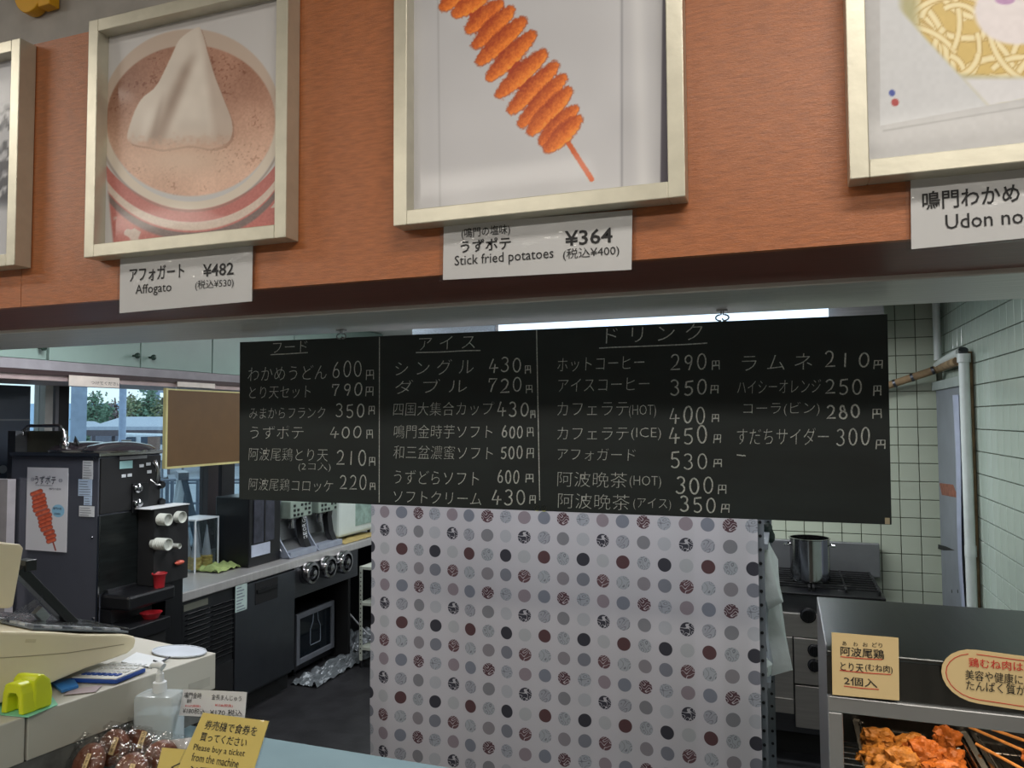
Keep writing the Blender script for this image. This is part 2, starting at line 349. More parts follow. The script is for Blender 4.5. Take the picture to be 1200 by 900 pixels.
# ------------------------------------------------------------------ palette
M_ven = mat('veneer', (170, 101, 58), .36, var=.2, scale=26, stretch=(1.3, 1, 9), bump=.16, bscale=130, spec=.55)
M_brown = mat('dark_laminate', (116, 64, 54), .4, var=.15, scale=5, stretch=(1, 12, 1), bump=.05)
M_soff = mat('soffit_steel', (212, 210, 206), .4, .3, var=.08, scale=5, stretch=(1, 20, 1))
M_st = steel('brushed_steel', (150, 152, 154), .33)
M_dst = steel('dark_steel', (98, 100, 104), .42)
M_fst = mat('range_front_steel', (172, 168, 164), .42, .7, var=.08, scale=6, stretch=(1, 1, 12))
M_pol = mat('polished_steel', (170, 170, 172), .14, 1, var=.05, bump=.02, bscale=8)
M_alu = mat('silver_frame', (204, 200, 184), .38, .5, var=.06, scale=30, bump=.03)
M_blk = mat('black_plastic', (16, 17, 20), .35, var=.15)
M_blkm = mat('black_matt', (12, 13, 15), .7, var=.2)
M_gloss = mat('black_gloss_panel', (94, 97, 108), .16, .4, var=.08, scale=3)
M_paper = mat('white_paper', (214, 215, 218), .5, var=.03, coat=.5, coat_bump=.25, bscale=22)
M_print = mat('photo_print', (255, 255, 255), .45, var=.0, attr=True, coat=.12)
M_ink = mat('black_ink', (26, 26, 30), .6, var=.1)
M_red = mat('red_ink', (205, 52, 48), .6, var=.1)
M_white = mat('white_plastic', (214, 218, 220), .4, var=.04)
M_grn = mat('mint_laminate', (134, 156, 148), .38, var=.05, scale=6)
M_tile = mat('glazed_tile', (172, 180, 162), .16, var=.06, scale=3, bump=.02, bscale=10)
M_tile2 = mat('glazed_tile_mint', (172, 186, 174), .14, var=.05, scale=3, bump=.02, bscale=10)
M_grout = mat('grout', (88, 92, 78), .9, var=.25, scale=20)
M_wall = mat('plaster', (190, 194, 192), .8, var=.05)
M_floor = mat('kitchen_floor', (40, 40, 42), .4, var=.3, scale=8, bump=.1)
M_hall = mat('hall_floor', (120, 112, 104), .5, var=.1)
M_ceil = mat('ceiling_board', (205, 206, 202), .85, var=.04)
M_board = mat('chalkboard_green', (30, 39, 40), .5, var=.3, scale=4, stretch=(1, 1, 3), bump=.05)
M_chalk = chalk_mat()
M_win = mat('window_frame_metal', (34, 32, 34), .4, var=.1)
M_cream = mat('cream_plastic', (216, 206, 176), .45, var=.04, scale=8)
M_grey = mat('grey_metal_case', (176, 174, 164), .5, var=.04, scale=5)
M_pane = glassy('window_glass', mixf=.02)
M_film = glassy('clear_film', (244, 244, 244), .1, .12, bump=45)
M_acr = glassy('clear_acrylic', (238, 242, 244), .07, .15)
M_lime = mat('lime_plastic', (196, 206, 30), .35, var=.06)
M_blue = mat('blue_plastic', (30, 70, 150), .35, var=.06)
M_yel = mat('yellow_letter', (236, 176, 24), .45, var=.05)
M_cardy = mat('buff_card', (222, 196, 146), .6, var=.03)
M_cardl = mat('yellow_card', (214, 192, 104), .5, var=.04, coat=.7, coat_bump=.3, bscale=25)
M_pvc = mat('pvc_pipe', (200, 208, 204), .35, var=.06)
M_pipeo = mat('pipe_wrap', (134, 112, 82), .8, var=.35, scale=18)
M_grj = mat('grey_painted_steel', (112, 118, 124), .5, var=.1, scale=7)
# ------------------------------------------------------------------ SETTING: shell
def bx(name, mats, *a, bevel=0, parent=None): return MB().box(*a).build(name, mats, parent, bevel)
struct(bx('floor', M_floor, -3.8, 3.2, 1.25, 6.2, -.1, 0))
fl = struct(bx('floor', M_hall, -6.5, 4.5, -5.2, 1.25, -.1, 0)); fl.name = 'floor_hall'
struct(bx('ceiling', M_ceil, -3.8, 3.2, 1.5, 6.2, 2.42, 2.5))
c2 = struct(bx('ceiling', M_ceil, -6.5, 4.5, -5.2, 1.5, 3.15, 3.25)); c2.name = 'ceiling_hall'
struct(bx('wall_rear', M_wall, -6.5, 4.5, -5.3, -5.2, 0, 3.15))
struct(bx('wall_hall_left', M_wall, -6.6, -6.5, -5.2, 1.5, 0, 3.15))
struct(bx('wall_hall_right', M_wall, 4.5, 4.6, -5.2, 1.5, 0, 3.15))
XW = -3.65                                     # window wall
wl_ = MB().box(XW-.12, XW, 1.5, 6.2, 0, .82).box(XW-.12, XW, 1.5, 6.2, 2.02, 2.42).box(XW-.12, XW, 1.5, 2.6, .82, 2.02).box(XW-.12, XW, 5.75, 6.2, .82, 2.02).build('wall_left', M_wall); struct(wl_)
XR = .82; YB = 4.72
gw = MB().box(XR+.008, XR+.2, 3.0, YB+.1, 0, 2.42).build('wall_right', M_grout); struct(gw)
struct(MB().box(XR, XR+.2, 1.5, 3.0, 0, 2.42).box(XR+.2, 4.5, 1.83, 1.95, 0, 3.15).build('wall_side', M_tile2))
bw = MB().box(-.9, XR+.2, YB+.008, YB+.2, 0, 2.42).build('wall_back', M_grout); struct(bw)
struct(MB().box(-3.8, -.9, 6.0, 6.2, 0, 2.42).box(-.98, -.9, YB, 6.0, 0, 2.42).build('wall_back_left', M_wall))
# tiles, one by one, sharing one mesh per wall
def tile_mesh(name, w, h, t, m, axis):
    b = MB()
    if axis == 'y': b.box(-w/2, w/2, 0, t, -h/2, h/2)
    else: b.box(0, t, -w/2, w/2, -h/2, h/2)
    o = b.build(name, m, base=(0, 0, 0)); md = o.data; bm = bmesh.new(); bm.from_mesh(md)
    bmesh.ops.bevel(bm, geom=bm.edges[:], offset=.0015, segments=1, affect='EDGES'); bm.to_mesh(md); bm.free()
    return o
TS = .1
def lay(proto, parent, spots):
    po = ORG[parent.name]; first = True
    for p in spots:
        o = proto if first else proto.copy()
        if not first: COL.objects.link(o)
        first = False; o.parent = parent; o.location = Vector(p)-po
        o.rotation_euler = (random.uniform(-.004, .004), random.uniform(-.004, .004), random.uniform(-.004, .004))
z0 = 1.68-.003
lay(tile_mesh('tile', TS-.004, TS-.004, .012, M_tile, 'y'), bw, [(XR-.05-.025-TS*i, YB, z0+TS*(j-8)) for i in range(11) for j in range(-4, 16) if not (i > 3 and j > 11)])
lay(tile_mesh('tile', TS-.0035, TS-.004, .012, M_tile2, 'x'), gw, [(XR, YB-.06-TS*i, z0+TS*(j-8)) for i in range(17) for j in range(-2, 15)])
# fascia over the counter
YF = 1.2; ZF = 1.935
fas = MB().box(-5.2, 3.0, YF+.015, 1.50, ZF, 2.52).build('wall_front', M_brown); struct(fas)
xs_ = oy(28, 200, YF).x
for a, b in ((-5.2, xs_-2.4), (xs_-2.4+.0015, xs_), (xs_+.0015, xs_+2.4), (xs_+2.4015, 3.0)):
    bx('veneer_panel', M_ven, a, b, YF, YF+.015, ZF-.001, 2.521, parent=fas)
struct(MB().box(-5.2, 3.0, YF+.14, 1.5, 2.52, 3.15).build('wall_front_upper', mat('painted_upper_wall', (176, 172, 168), .7)))
struct(MB().box(-5.2, 3.0, 1.50, 1.83, 1.925, 1.985).build('trim_1', M_soff, bevel=.003))
struct(MB().box(-5.2, 3.0, 1.50, 1.82, 1.985, 2.5).build('wall_front_core', M_brown))
# yellow letters above the fascia
YL = YF+.11
b = MB(); cc = oy(33, -14, YL)
b.prism([cc+Vector((math.cos(t)*.050, 0, math.sin(t)*.060)) for t in [R(-205+i*10) for i in range(24)]]+[cc+Vector((math.cos(t)*.014, 0, math.sin(t)*.020)) for t in [R(25-i*10) for i in range(24)]], (0, .028, 0))
tag(b.build('sign_letter', M_yel, bevel=.003), 'round yellow raised sign letter cut off at the top left corner', 'letter')
b = MB(); q = oy(44, 8, YL); b.prism([q, oy(58, 4, YL), oy(58, -60, YL), oy(44, -60, YL)], (0, .028, 0))
tag(b.build('sign_letter', M_yel, bevel=.003), 'straight yellow raised sign stem right of the round letter', 'letter')
# ------------------------------------------------------------------ picture frames on the fascia
YFR = YF-.04
ZFB = oy(461, 265, YFR).z; ZFT = oy(107, 24, YFR).z
def picture(label, xl, xr, paint, nu, nv, extra=None, w=.026, mapf=None):
    t = thing('picture_frame', label, 'picture', ((xl+xr)/2, YF, ZFB), 'silver framed food pictures on the fascia')
    b = MB(); yd = YF-.001
    for x0, x1, za, zb in ((xl, xl+w, ZFB, ZFT), (xr-w, xr, ZFB, ZFT), (xl+w, xr-w, ZFB, ZFB+w), (xl+w, xr-w, ZFT-w, ZFT)):
        b.box(x0, x1, YFR, yd, za, zb)
    b.build('frame', M_alu, t, bevel=.0015)
    bx('backing', M_white, xl+w, xr-w, YF-.010, YF-.002, ZFB+w, ZFT-w, parent=t)
    print_sheet('photo_print', (xl+w, YF-.0125, ZFB+w), (xr-xl-2*w, 0, 0), (0, 0, ZFT-ZFB-2*w), nu, nv, paint, t, M_print, None)
    return t
P1l, P1r = oy(101, 160, YFR).x, oy(336, 150, YFR).x
P2l, P2r = oy(461, 130, YFR).x, oy(801.5, 120, YFR).x
P3l = oy(993, 100, YFR).x
P0r = oy(20, 180, YFR).x; PW = P2r-P2l
picture('silver frame with coffee affogato cup photo', P1l, P1r, paint_affogato, 260, 300)
t2 = picture('silver frame with orange spiral fried potato stick photo', P2l, P2r, lambda x, y: paint_poster_photo((x-400)*2.5, y*2.5), 360, 300)
picture('silver frame with udon noodle bowl photo, at the right edge', P3l, P3l+PW, paint_noodles, 260, 260)
picture('silver frame cut off at the left edge of the photo', P0r-PW, P0r, paint_sliver, 60, 60)
# laminated price cards
def card(label, TL, BL, TR, BR, Y, lines, name='price_card', m=None, cat='sign', margin=True, ink=None, grp=None):
    P = [oy(*TL, Y), oy(*BL, Y), oy(*BR, Y), oy(*TR, Y)]
    c = sum(P, Vector())/4; t = thing(name, label, cat, (c.x, Y, min(p.z for p in P)), grp)
    MB().prism(P, (0, .0012, 0)).build('sheet', m or M_paper, t)
    if margin:
        e = .007; cx = [p+(p-c).normalized()*e+Vector((0, -.0006, 0)) for p in P]
        MB().prism(cx, (0, .0022, 0)).build('laminate', M_lam, t)
    b = MB(); b2 = MB()
    for l in lines:
        (b2 if len(l) > 6 and l[6] else b); tgt = b2 if len(l) > 6 and l[6] else b
        ywrite(tgt, l[0], l[1], l[2], l[3], l[4], Y, off=l[5] if len(l) > 5 else 0, lift=-.001)
    if b.v: b.build('lettering', ink or M_ink, t)['kind'] = 'stuff'
    if b2.v: b2.build('lettering', M_red, t)['kind'] = 'stuff'
    return t
M_lam = glassy('laminate_film', (250, 250, 250), .0, .1, bump=9, bstr=.25)
B = .007
card('white laminated price card for affogato', (141, 301), (140, 367), (296, 288), (295, 353), YF-.006,
     [('アフォガート', 152, 331, 216, 17, B), ('Affogato', 159, 348, 201, 14, .001), ('¥482', 238, 325, 274, 15, B), ('(税込¥530)', 229, 341, 274, 12, 0)])
card('white laminated price card for stick fried potatoes', (520, 264), (519, 328), (741, 246), (740, 316), YF-.006,
     [('(鳴門の塩味)', 541, 281, 598, 13, .002), ('うずポテ', 540, 297, 599, 15, B), ('Stick fried potatoes', 533, 315, 649, 15, .001), ('¥364', 662, 289, 718, 18, B), ('(税込¥400)', 660, 306, 726, 14, 0)])
card('white laminated price card for udon noodles, at the right edge', (1067, 206), (1068, 292), (1290, 182), (1292, 270), YF-.006,
     [('鳴門わかめうどん', 1081, 247, 1272, 22, B), ('Udon noodles', 1108, 269, 1258, 17, .002)])
# ------------------------------------------------------------------ chalkboard
YC = 1.775
cb = thing('chalkboard', 'wide black chalkboard menu hanging under the steel soffit', 'chalkboard', (oy(660, 500, YC).x, YC, oy(660, 600, YC).z))
Pq = [oy(281, 401, YC), oy(280, 585, YC), oy(1045, 615, YC), oy(1040, 368, YC)]
MB().prism(Pq, (0, .009, 0)).build('panel', M_board, cb, bevel=.001)
def C4(l): return (260+l[1]/3, 370+l[2]/3, 260+l[3]/3, l[4]/3)
def C5(l): return (640+l[1]/2.857, 350+l[2]/2.857, 640+l[3]/2.857, l[4]/2.857)
col1 = [('フード', 180, 132, 300, 38), ('わかめうどん', 92, 230, 368, 48), ('600', 385, 218, 500, 52), ('y', 505, 228, 540, 35), ('とり天セット', 97, 292, 312, 42), ('790', 385, 283, 500, 42), ('y', 503, 285, 537, 36),
 ('みまからフランク', 97, 362, 362, 38), ('350', 398, 357, 508, 45), ('y', 515, 347, 541, 30), ('うずポテ', 100, 432, 287, 45), ('400', 378, 430, 497, 40), ('y', 508, 432, 535, 30),
 ('阿波尾鶏とり天', 95, 508, 372, 44), ('210', 400, 525, 515, 50), ('y', 517, 528, 543, 32), ('(2コ入)', 270, 547, 383, 32), ('阿波尾鶏コロッケ', 95, 612, 390, 42), ('220', 412, 610, 515, 48), ('y', 520, 612, 543, 28)]
col2 = [('ア イ ス', 693, 122, 890, 45), ('シ ン グ ル', 610, 212, 885, 52), ('430', 937, 200, 1060, 48), ('y', 1065, 205, 1090, 28), ('ダ ブ ル', 610, 275, 862, 48), ('720', 932, 270, 1062, 48), ('y', 1068, 273, 1096, 30),
 ('四国大集合カップ', 603, 352, 955, 46), ('430', 968, 352, 1085, 48), ('y', 1085, 362, 1105, 28), ('鳴門金時芋ソフト', 605, 430, 950, 46), ('600', 982, 428, 1062, 42), ('y', 1072, 427, 1100, 34),
 ('和三盆濃蜜ソフト', 603, 502, 952, 46), ('500', 978, 503, 1062, 42), ('y', 1070, 500, 1100, 35), ('うずどらソフト', 605, 590, 903, 48), ('600', 967, 588, 1050, 42), ('y', 1066, 585, 1100, 32),
 ('ソフトクリーム', 603, 655, 912, 42), ('430', 947, 662, 1075, 50), ('y', 1080, 662, 1106, 32)]
col3 = [('ド リ ン ク', 200, 150, 522, 52), ('ホットコーヒー', 38, 245, 328, 45), ('290', 412, 240, 545, 52), ('y', 553, 238, 585, 30), ('アイスコーヒー', 40, 312, 345, 42), ('350', 412, 322, 545, 50), ('y', 548, 320, 580, 28),
 ('カフェラテ', 38, 392, 275, 45), ('(HOT)', 278, 400, 368, 44), ('400', 412, 418, 540, 55), ('y', 553, 415, 582, 28), ('カフェラテ', 38, 472, 275, 42), ('(ICE)', 285, 474, 385, 42), ('450', 410, 485, 548, 55), ('y', 558, 485, 588, 30),
 ('アフォガード', 38, 540, 298, 40), ('530', 412, 568, 548, 52), ('y', 558, 565, 592, 30), ('阿波晩茶', 38, 628, 270, 50), ('(HOT)', 280, 634, 385, 42), ('300', 430, 650, 568, 52), ('y', 573, 655, 607, 32),
 ('阿波晩茶', 40, 700, 278, 50), ('(アイス)', 292, 706, 418, 40), ('350', 445, 712, 575, 50), ('y', 583, 718, 617, 32)]
col4 = [('ラ ム ネ', 655, 242, 890, 52), ('2', 930, 232, 975, 50), ('1', 985, 232, 1020, 50), ('0', 1040, 232, 1090, 50), ('y', 1093, 235, 1130, 32), ('ハイシーオレンジ', 640, 318, 918, 42), ('250', 930, 320, 1065, 48), ('y', 1093, 325, 1125, 35),
 ('コーラ(ビン)', 660, 394, 915, 46), ('280', 935, 400, 1058, 42), ('y', 1090, 402, 1128, 32), ('すだちサイダー', 638, 488, 945, 55), ('300', 968, 490, 1090, 55), ('y', 1100, 505, 1140, 33)]
def ul(b, p, q, conv, w=.0025):
    a = conv(('', p[0], p[1], 0, 0)); c = conv(('', q[0], q[1], 0, 0)); A = oy(a[0], a[1], YC); Bq = oy(c[0], c[1], YC)
    b.ribbon([A.lerp(Bq, i/6)+Vector((0, -.0016, random.uniform(-.0008, .0008))) for i in range(7)], w, (0, -1, 0))
for cols, conv, uls in ((col1, C4, [((172, 138), (303, 130)), ((555, 75), (554, 655))]), (col2, C4, [((683, 130), (910, 122)), ((1107, 50), (1118, 650))]),
                        (col3, C5, [((178, 165), (540, 150))]), (col4, C5, [((638, 523), (668, 526))])):
    b = MB()
    for l in cols:
        x, y, x2, h = conv(l)
        if l[0].isdigit() or l[0] == 'y': digits(b, l[0], x, y, x2, h, YC, w=.0034 if l[0] != 'y' else .0026)
        else:
            n = len(l[0])
            ywrite(b, l[0], x, y, x2, h, YC, off=-.0085, lift=-.0016, shear=.01)
    for p, q in uls: ul(b, p, q, conv)
    b.build('chalk_lettering', M_chalk, cb)['kind'] = 'stuff'
def wire_hook(px, pyh, pyb, label):
    h = oy(px, pyh, 1.76); t = thing('ceiling_hook', label, 'hook', (h.x, 1.76, 1.905), 'hooks holding the chalkboard')
    b = MB().box(h.x-.012, h.x+.012, 1.752, 1.768, 1.921, 1.925); b.build('plate', M_st, t)
    b = MB()
    for s in (-.012, .012):
        b.tube([(h.x+s*.2, 1.76, 1.922)]+[(h.x+s*.2+s*math.sin(k), 1.76, 1.914-.007*(1-math.cos(k))) for k in [i*.45 for i in range(8)]], .0018, 6)
    b.build('hook', M_st, t)
    q = oy(px+2, pyb, YC)
    MB().tube([(h.x, 1.762, 1.905), (h.x+.002, 1.768, (1.905+q.z)/2), (q.x, YC+.004, q.z-.004)], .0016, 6).build('wire', M_blk, cb)
wire_hook(400, 378, 396, 'left steel hook on the soffit holding the chalkboard')
wire_hook(846, 354, 377, 'right steel hook on the soffit holding the chalkboard')
# ------------------------------------------------------------------ dotted curtain
YU = 2.9
xa, xb = oy(489, 680, YU).x, oy(856.2, 680, YU).x; sx = (xb-xa)/16; za = oy(489, 600+1.5, YU).z; zb = oy(489, 776, YU).z; sz = (za-zb)/8
def curtain_mat():
    m = mat('dotted_curtain_cloth', (205, 204, 210), .75, var=.02); n = m.node_tree.nodes; l = m.node_tree.links; p = n['Principled BSDF']
    def mth(op, a, b=None):
        k = n.new('ShaderNodeMath'); k.operation = op
        for i, q in enumerate((a, b)):
            if q is None: continue
            if isinstance(q, (int, float)): k.inputs[i].default_value = q
            else: l.new(q, k.inputs[i])
        return k.outputs[0]
    g = n.new('ShaderNodeNewGeometry'); s = n.new('ShaderNodeSeparateXYZ'); tc_ = n.new('ShaderNodeTexCoord'); l.new(tc_.outputs['UV'], s.inputs[0])
    u = s.outputs[0]; v = s.outputs[1]
    i = mth('FLOOR', u); j = mth('FLOOR', v); fx = mth('SUBTRACT', mth('SUBTRACT', u, i), .5); fy = mth('SUBTRACT', mth('SUBTRACT', v, j), .5)
    X = mth('MULTIPLY', fx, sx); Z = mth('MULTIPLY', fy, sz); d = mth('SQRT', mth('ADD', mth('MULTIPLY', X, X), mth('MULTIPLY', Z, Z)))
    mask = n.new('ShaderNodeMapRange'); l.new(d, mask.inputs['Value']); rdot = .0255
    for k, q in (('From Min', rdot+.0006), ('From Max', rdot-.0006), ('To Min', 0), ('To Max', 1)): mask.inputs[k].default_value = q
    idx = mth('ADD', mth('FLOORED_MODULO', i, 4), mth('MULTIPLY', mth('FLOORED_MODULO', j, 4), 4))
    rmp = n.new('ShaderNodeValToRGB'); rmp.color_ramp.interpolation = 'CONSTANT'; l.new(mth('DIVIDE', mth('ADD', idx, .5), 16.0), rmp.inputs[0])
    cols = [(142, 146, 152), (126, 116, 122), (108, 112, 122), (74, 48, 54), (154, 156, 160), (42, 42, 52), (138, 140, 146), (112, 112, 116),
            (42, 42, 50), (154, 156, 158), (74, 48, 50), (142, 146, 150), (106, 108, 116), (84, 58, 62), (146, 150, 154), (120, 116, 120)]
    e = rmp.color_ramp.elements
    while len(e) < 16: e.new(.5)
    for k in range(16): e[k].position = k/16
    for k in range(16): e[k].color = (*lin(cols[k]), 1)
    # line drawing inside some of the dots
    sel = n.new('ShaderNodeValToRGB'); sel.color_ramp.interpolation = 'CONSTANT'; l.new(mth('DIVIDE', mth('ADD', idx, .5), 16.0), sel.inputs[0])
    flag = [.3, 0, 0, 1, 0, 1, .3, 0, 0, 0, 0, .3, 0, 1, .3, 0]; e = sel.color_ramp.elements
    while len(e) < 16: e.new(.5)
    for k in range(16): e[k].position = k/16
    for k in range(16): e[k].color = (flag[k],)*3+(1,)
    vo = n.new('ShaderNodeTexNoise'); vo.inputs['Scale'].default_value = 3.2; vo.inputs['Detail'].default_value = 0
    cmb = n.new('ShaderNodeCombineXYZ'); l.new(fx, cmb.inputs[0]); l.new(fy, cmb.inputs[1]); l.new(mth('MULTIPLY', idx, 1.7), cmb.inputs[2]); l.new(cmb.outputs[0], vo.inputs['Vector'])
    line = mth('LESS_THAN', mth('ABSOLUTE', mth('SUBTRACT', mth('FRACT', mth('MULTIPLY', vo.outputs['Fac'], 5.0)), .5)), .1)
    isw = mth('GREATER_THAN', sel.outputs[0], .6); isb = mth('MULTIPLY', mth('GREATER_THAN', sel.outputs[0], .2), mth('SUBTRACT', 1.0, isw))
    m1 = n.new('ShaderNodeMix'); m1.data_type = 'RGBA'; l.new(mth('MULTIPLY', mth('MULTIPLY', isw, line), .6), m1.inputs[0]); l.new(rmp.outputs[0], m1.inputs[6]); m1.inputs[7].default_value = (.6, .58, .6, 1)
    m2 = n.new('ShaderNodeMix'); m2.data_type = 'RGBA'; l.new(mth('MULTIPLY', mth('MULTIPLY', isb, line), .7), m2.inputs[0]); l.new(m1.outputs[2], m2.inputs[6]); m2.inputs[7].default_value = (.08, .08, .1, 1)
    m3 = n.new('ShaderNodeMix'); m3.data_type = 'RGBA'; l.new(mask.outputs[0], m3.inputs[0]); m3.inputs[6].default_value = (*lin((172, 170, 174)), 1); l.new(m2.outputs[2], m3.inputs[7])
    l.new(m3.outputs[2], p.inputs['Base Color']); return m
cl, crr = oy(432, 640, YU).x, oy(888, 640, YU).x; ctop, cbot = 1.66, .12
def cfn(s, t):
    x = cl+(crr-cl)*s; z = cbot+(ctop-cbot)*t; k = (x-cl)/.098; tri = abs((k % 2)-1)
    y = YU+.013*tri+.006*math.sin(x*9+z*2)+.004*math.sin(z*7+x*3)+.012*max(0, 1-(x-cl)/.08)
    return (x, y, z)
b = MB().grid(cfn, 130, 60)
cu = b.build('curtain', curtain_mat()); tag(cu, 'white curtain printed with grey, maroon and black dots', 'curtain')
uv = cu.data.uv_layers.new(name='UV')
for lp in cu.data.loops:
    p = b.v[lp.vertex_index]; uv.data[lp.index].uv = ((p.x-xa)/sx+3.5+40, (za-p.z)/sz+.5+40)
# rack carrying the curtain
rk = thing('storage_rack', 'grey slotted angle rack behind the dotted curtain', 'rack', ((cl+crr)/2, 3.15, 0))
def slotted(b, x, y, z0_, z1_, w=.035):
    b.box(x-w/2, x+w/2, y, y+.002, z0_, z1_).box(x-w/2, x-w/2+.002, y, y+w, z0_, z1_)
def holes(b, x, y, za_, zb_, st=.05, r=.006):
    z = za_
    while z < zb_:
        b.lathe([(r, 0), (r, .0012)], (x, y-.0008, z), (0, -1, 0), 8); z += st
b = MB(); hb = MB(); xr_ = oy(891, 700, 2.95).x
for x, y in ((cl+.05, 2.94), (xr_, 2.95), (cl+.05, 3.4), (xr_+.02, 3.35)):
    p = MB(); slotted(p, x, y, 0, 1.9); p.build('upright', M_grj, rk)
holes(hb, xr_+.004, 2.95, .3, 1.6); holes(hb, xr_+.024, 3.35, .3, 1.6); hb.build('slot_holes', M_blkm, rk)['kind'] = 'stuff'
for z in (.15, .7, 1.2, 1.62): bx('shelf', M_grj, cl+.03, xr_+.03, 2.96, 3.4, z, z+.02, parent=rk)
MB().cyl((cl, 2.925, 1.665), (crr, 2.925, 1.665), .007).build('curtain_rail', M_white, rk)
# white bags hanging at the rack
def bag(label, pts, D, th, mn='bag_plastic', nm='plastic_bag'):
    m = mat(mn, (205, 212, 212), .45, var=.05, bump=.3, bscale=25)
    P = [oy(x, y, D) for x, y in pts]; c = sum(P, Vector())/len(P); b = MB(); n = len(P)
    rings = [(1, 0), (1.0, -.006), (.8, -th*.8), (.45, -th), (.12, -th*1.05)]
    v = []
    for k, (sc, dy) in enumerate(rings):
        for i, p in enumerate(P):
            w = random.uniform(-.006, .006) if k > 0 else 0
            v.append(c+(p-c)*sc+Vector((w, dy+random.uniform(-.006, .006)*(k > 0), 0)))
    f = [list(range(n))[::-1], [4*n+i for i in range(n)]]
    for k in range(4):
        for i in range(n): j = (i+1) % n; f.append((k*n+i, k*n+j, (k+1)*n+j, (k+1)*n+i))
    b.add(v, f, True); o = b.build(nm, m); return tag(o, label, 'bag')
bag('long white plastic bag hanging on the rack upright', [(893, 622), (898, 630), (911, 655), (915, 700), (921, 745), (929, 785), (905, 792), (899, 760), (893, 705), (888, 660), (885, 640)], 3.2, .03)
bag('white plastic bag hanging in front of the long bag', [(890, 628), (900, 632), (906, 650), (918, 705), (900, 714), (893, 700), (886, 662), (882, 640)], 3.1, .03)
bag('small crumpled white plastic bag low on the rack', [(888, 752), (896, 768), (905, 778), (903, 795), (893, 800), (886, 790)], 3.05, .03)
b = MB()
for k in range(4): p = oy(899+k*1.2, 618+k*4, 3.28); b.blob(p, (.02, .012, .022), k, .3, 2)
tag(b.build('rubber_glove', mat('dark_glove', (30, 44, 40), .5)), 'dark green rubber glove draped behind the white bags', 'glove')
# ------------------------------------------------------------------ pier, jamb and pipes in the right corner
XJ = .775; zj = ox(1100, 457, XJ).z; yj0, yj1 = 4.01, ox(1100, 560, XJ).y
jp = MB().box(XJ, XR-.002, yj0, yj1, .0, zj).build('door_frame_post', M_grj, bevel=.002)
tag(jp, 'grey steel door post in the tiled corner with worn paint', 'door post')
tag(MB().box(XJ-.012, XR-.003, yj0-.01, yj1+.05, zj, zj+.045).build('post_cap', mat('grey_cap', (140, 150, 146), .5)), 'flat grey cap plate on top of the door post', 'plate')
def jpatch(nm, m, pts): MB().prism([ox(x, y, XJ) for x, y in pts], (-.0008, 0, 0)).build(nm, m, jp)
jpatch('worn_patch', mat('rust_patch', (122, 76, 58), .8, var=.3, scale=40), ((1101, 566), (1117, 568), (1120, 576), (1125, 577), (1121, 583), (1104, 580)))
jpatch('scratch', M_blkm, ((1099.5, 638), (1108, 640), (1119, 645), (1106, 645), (1099.5, 643)))
b = MB()
for x in (1115.5, 1122.5): b.lathe([(.009, 0), (.009, .001)], ox(x, 693, XJ), (-1, 0, 0), 10)
b.build('screw_holes', M_blkm, jp)['kind'] = 'stuff'
b = MB().grid(lambda s, t: Vector((.764-.010*math.sin(s*6+t*3), 4.0+.10*s+.02*math.sin(t*7), .72+(zj-.76)*t)), 6, 30)
tag(b.build('plastic_sheet', mat('pale_sheet', (150, 158, 176), .35, var=.1), solid=.001), 'pale plastic sheet hanging between the door post and the white pipe', 'sheet')
def pipe(name, pts, r, m, label):
    return tag(MB().tube(pts, r, 14).build(name, m), label, 'pipe')
pa = oy(1101, 340, 4.62); pb = oy(1099, 422, 4.62)
pipe('water_pipe', [(pb.x, 4.62, 2.40), (pb.x, 4.62, pb.z)], .019, M_pvc, 'white vertical pipe rising to the ceiling in the tiled corner')
e1 = oy(1099, 428, 4.6); e2 = oy(1130, 413, 4.0)
e2.x = min(e2.x, .775)
pipe('water_pipe', [e1, e1.lerp(e2, .5)+Vector((0, 0, .004)), e2], .022, M_pvc, 'short white pipe running back from the pipe elbow')
g0 = oy(1040, 452, 4.66); g1 = oy(1100, 432, 4.58); g2 = oy(1126, 423, 4.05); g2.x = min(g2.x, .77)
gp = thing('wrapped_pipe', 'brown stained wrapped pipe sloping across the tiles', 'pipe', (g0.x, g0.y, g0.z))
MB().tube([g0+Vector((-.45, .02, -.11)), g0, g0.lerp(g1, .5), g1, g1.lerp(g2, .5), g2], .021, 12).build('pipe_body', M_pipeo, gp)
for k in (.15, .5, .9): q = g0.lerp(g1, k); d = (g1-g0).normalized(); MB().cyl(q-d*.008, q+d*.006, .0225).build('pipe_clip', M_dst, gp)
e3 = oy(1133, 420, 4.0); e3.x = min(e3.x, .775)
vb = oy(1140, 735, 3.75)
vp = thing('water_pipe', 'white vertical pipe against the right tiled wall', 'pipe', (.78, 3.98, .1))
MB().tube([(.78, 3.97, e3.z), (.782, 3.97, .1)], .022, 14).build('pipe_body', M_pvc, vp)
MB().cyl((.78, 3.97, e3.z-.02), (.78, 3.97, e3.z+.02), .028).build('elbow', M_pvc, vp)
MB().cyl((.782, 3.97, 1.05), (.782, 3.97, 1.10), .0245).build('coupling', M_pvc, vp)
MB().cyl((.78, 3.98, e3.z+.028), (.78, 3.97, e3.z+.04), .02).build('valve', M_dst, vp)
pipe('drain_pipe', [(.806, 3.99, e3.z+.03), (.806, 3.99, .1)], .013, M_pipeo, 'thin brown pipe beside the white vertical pipe')
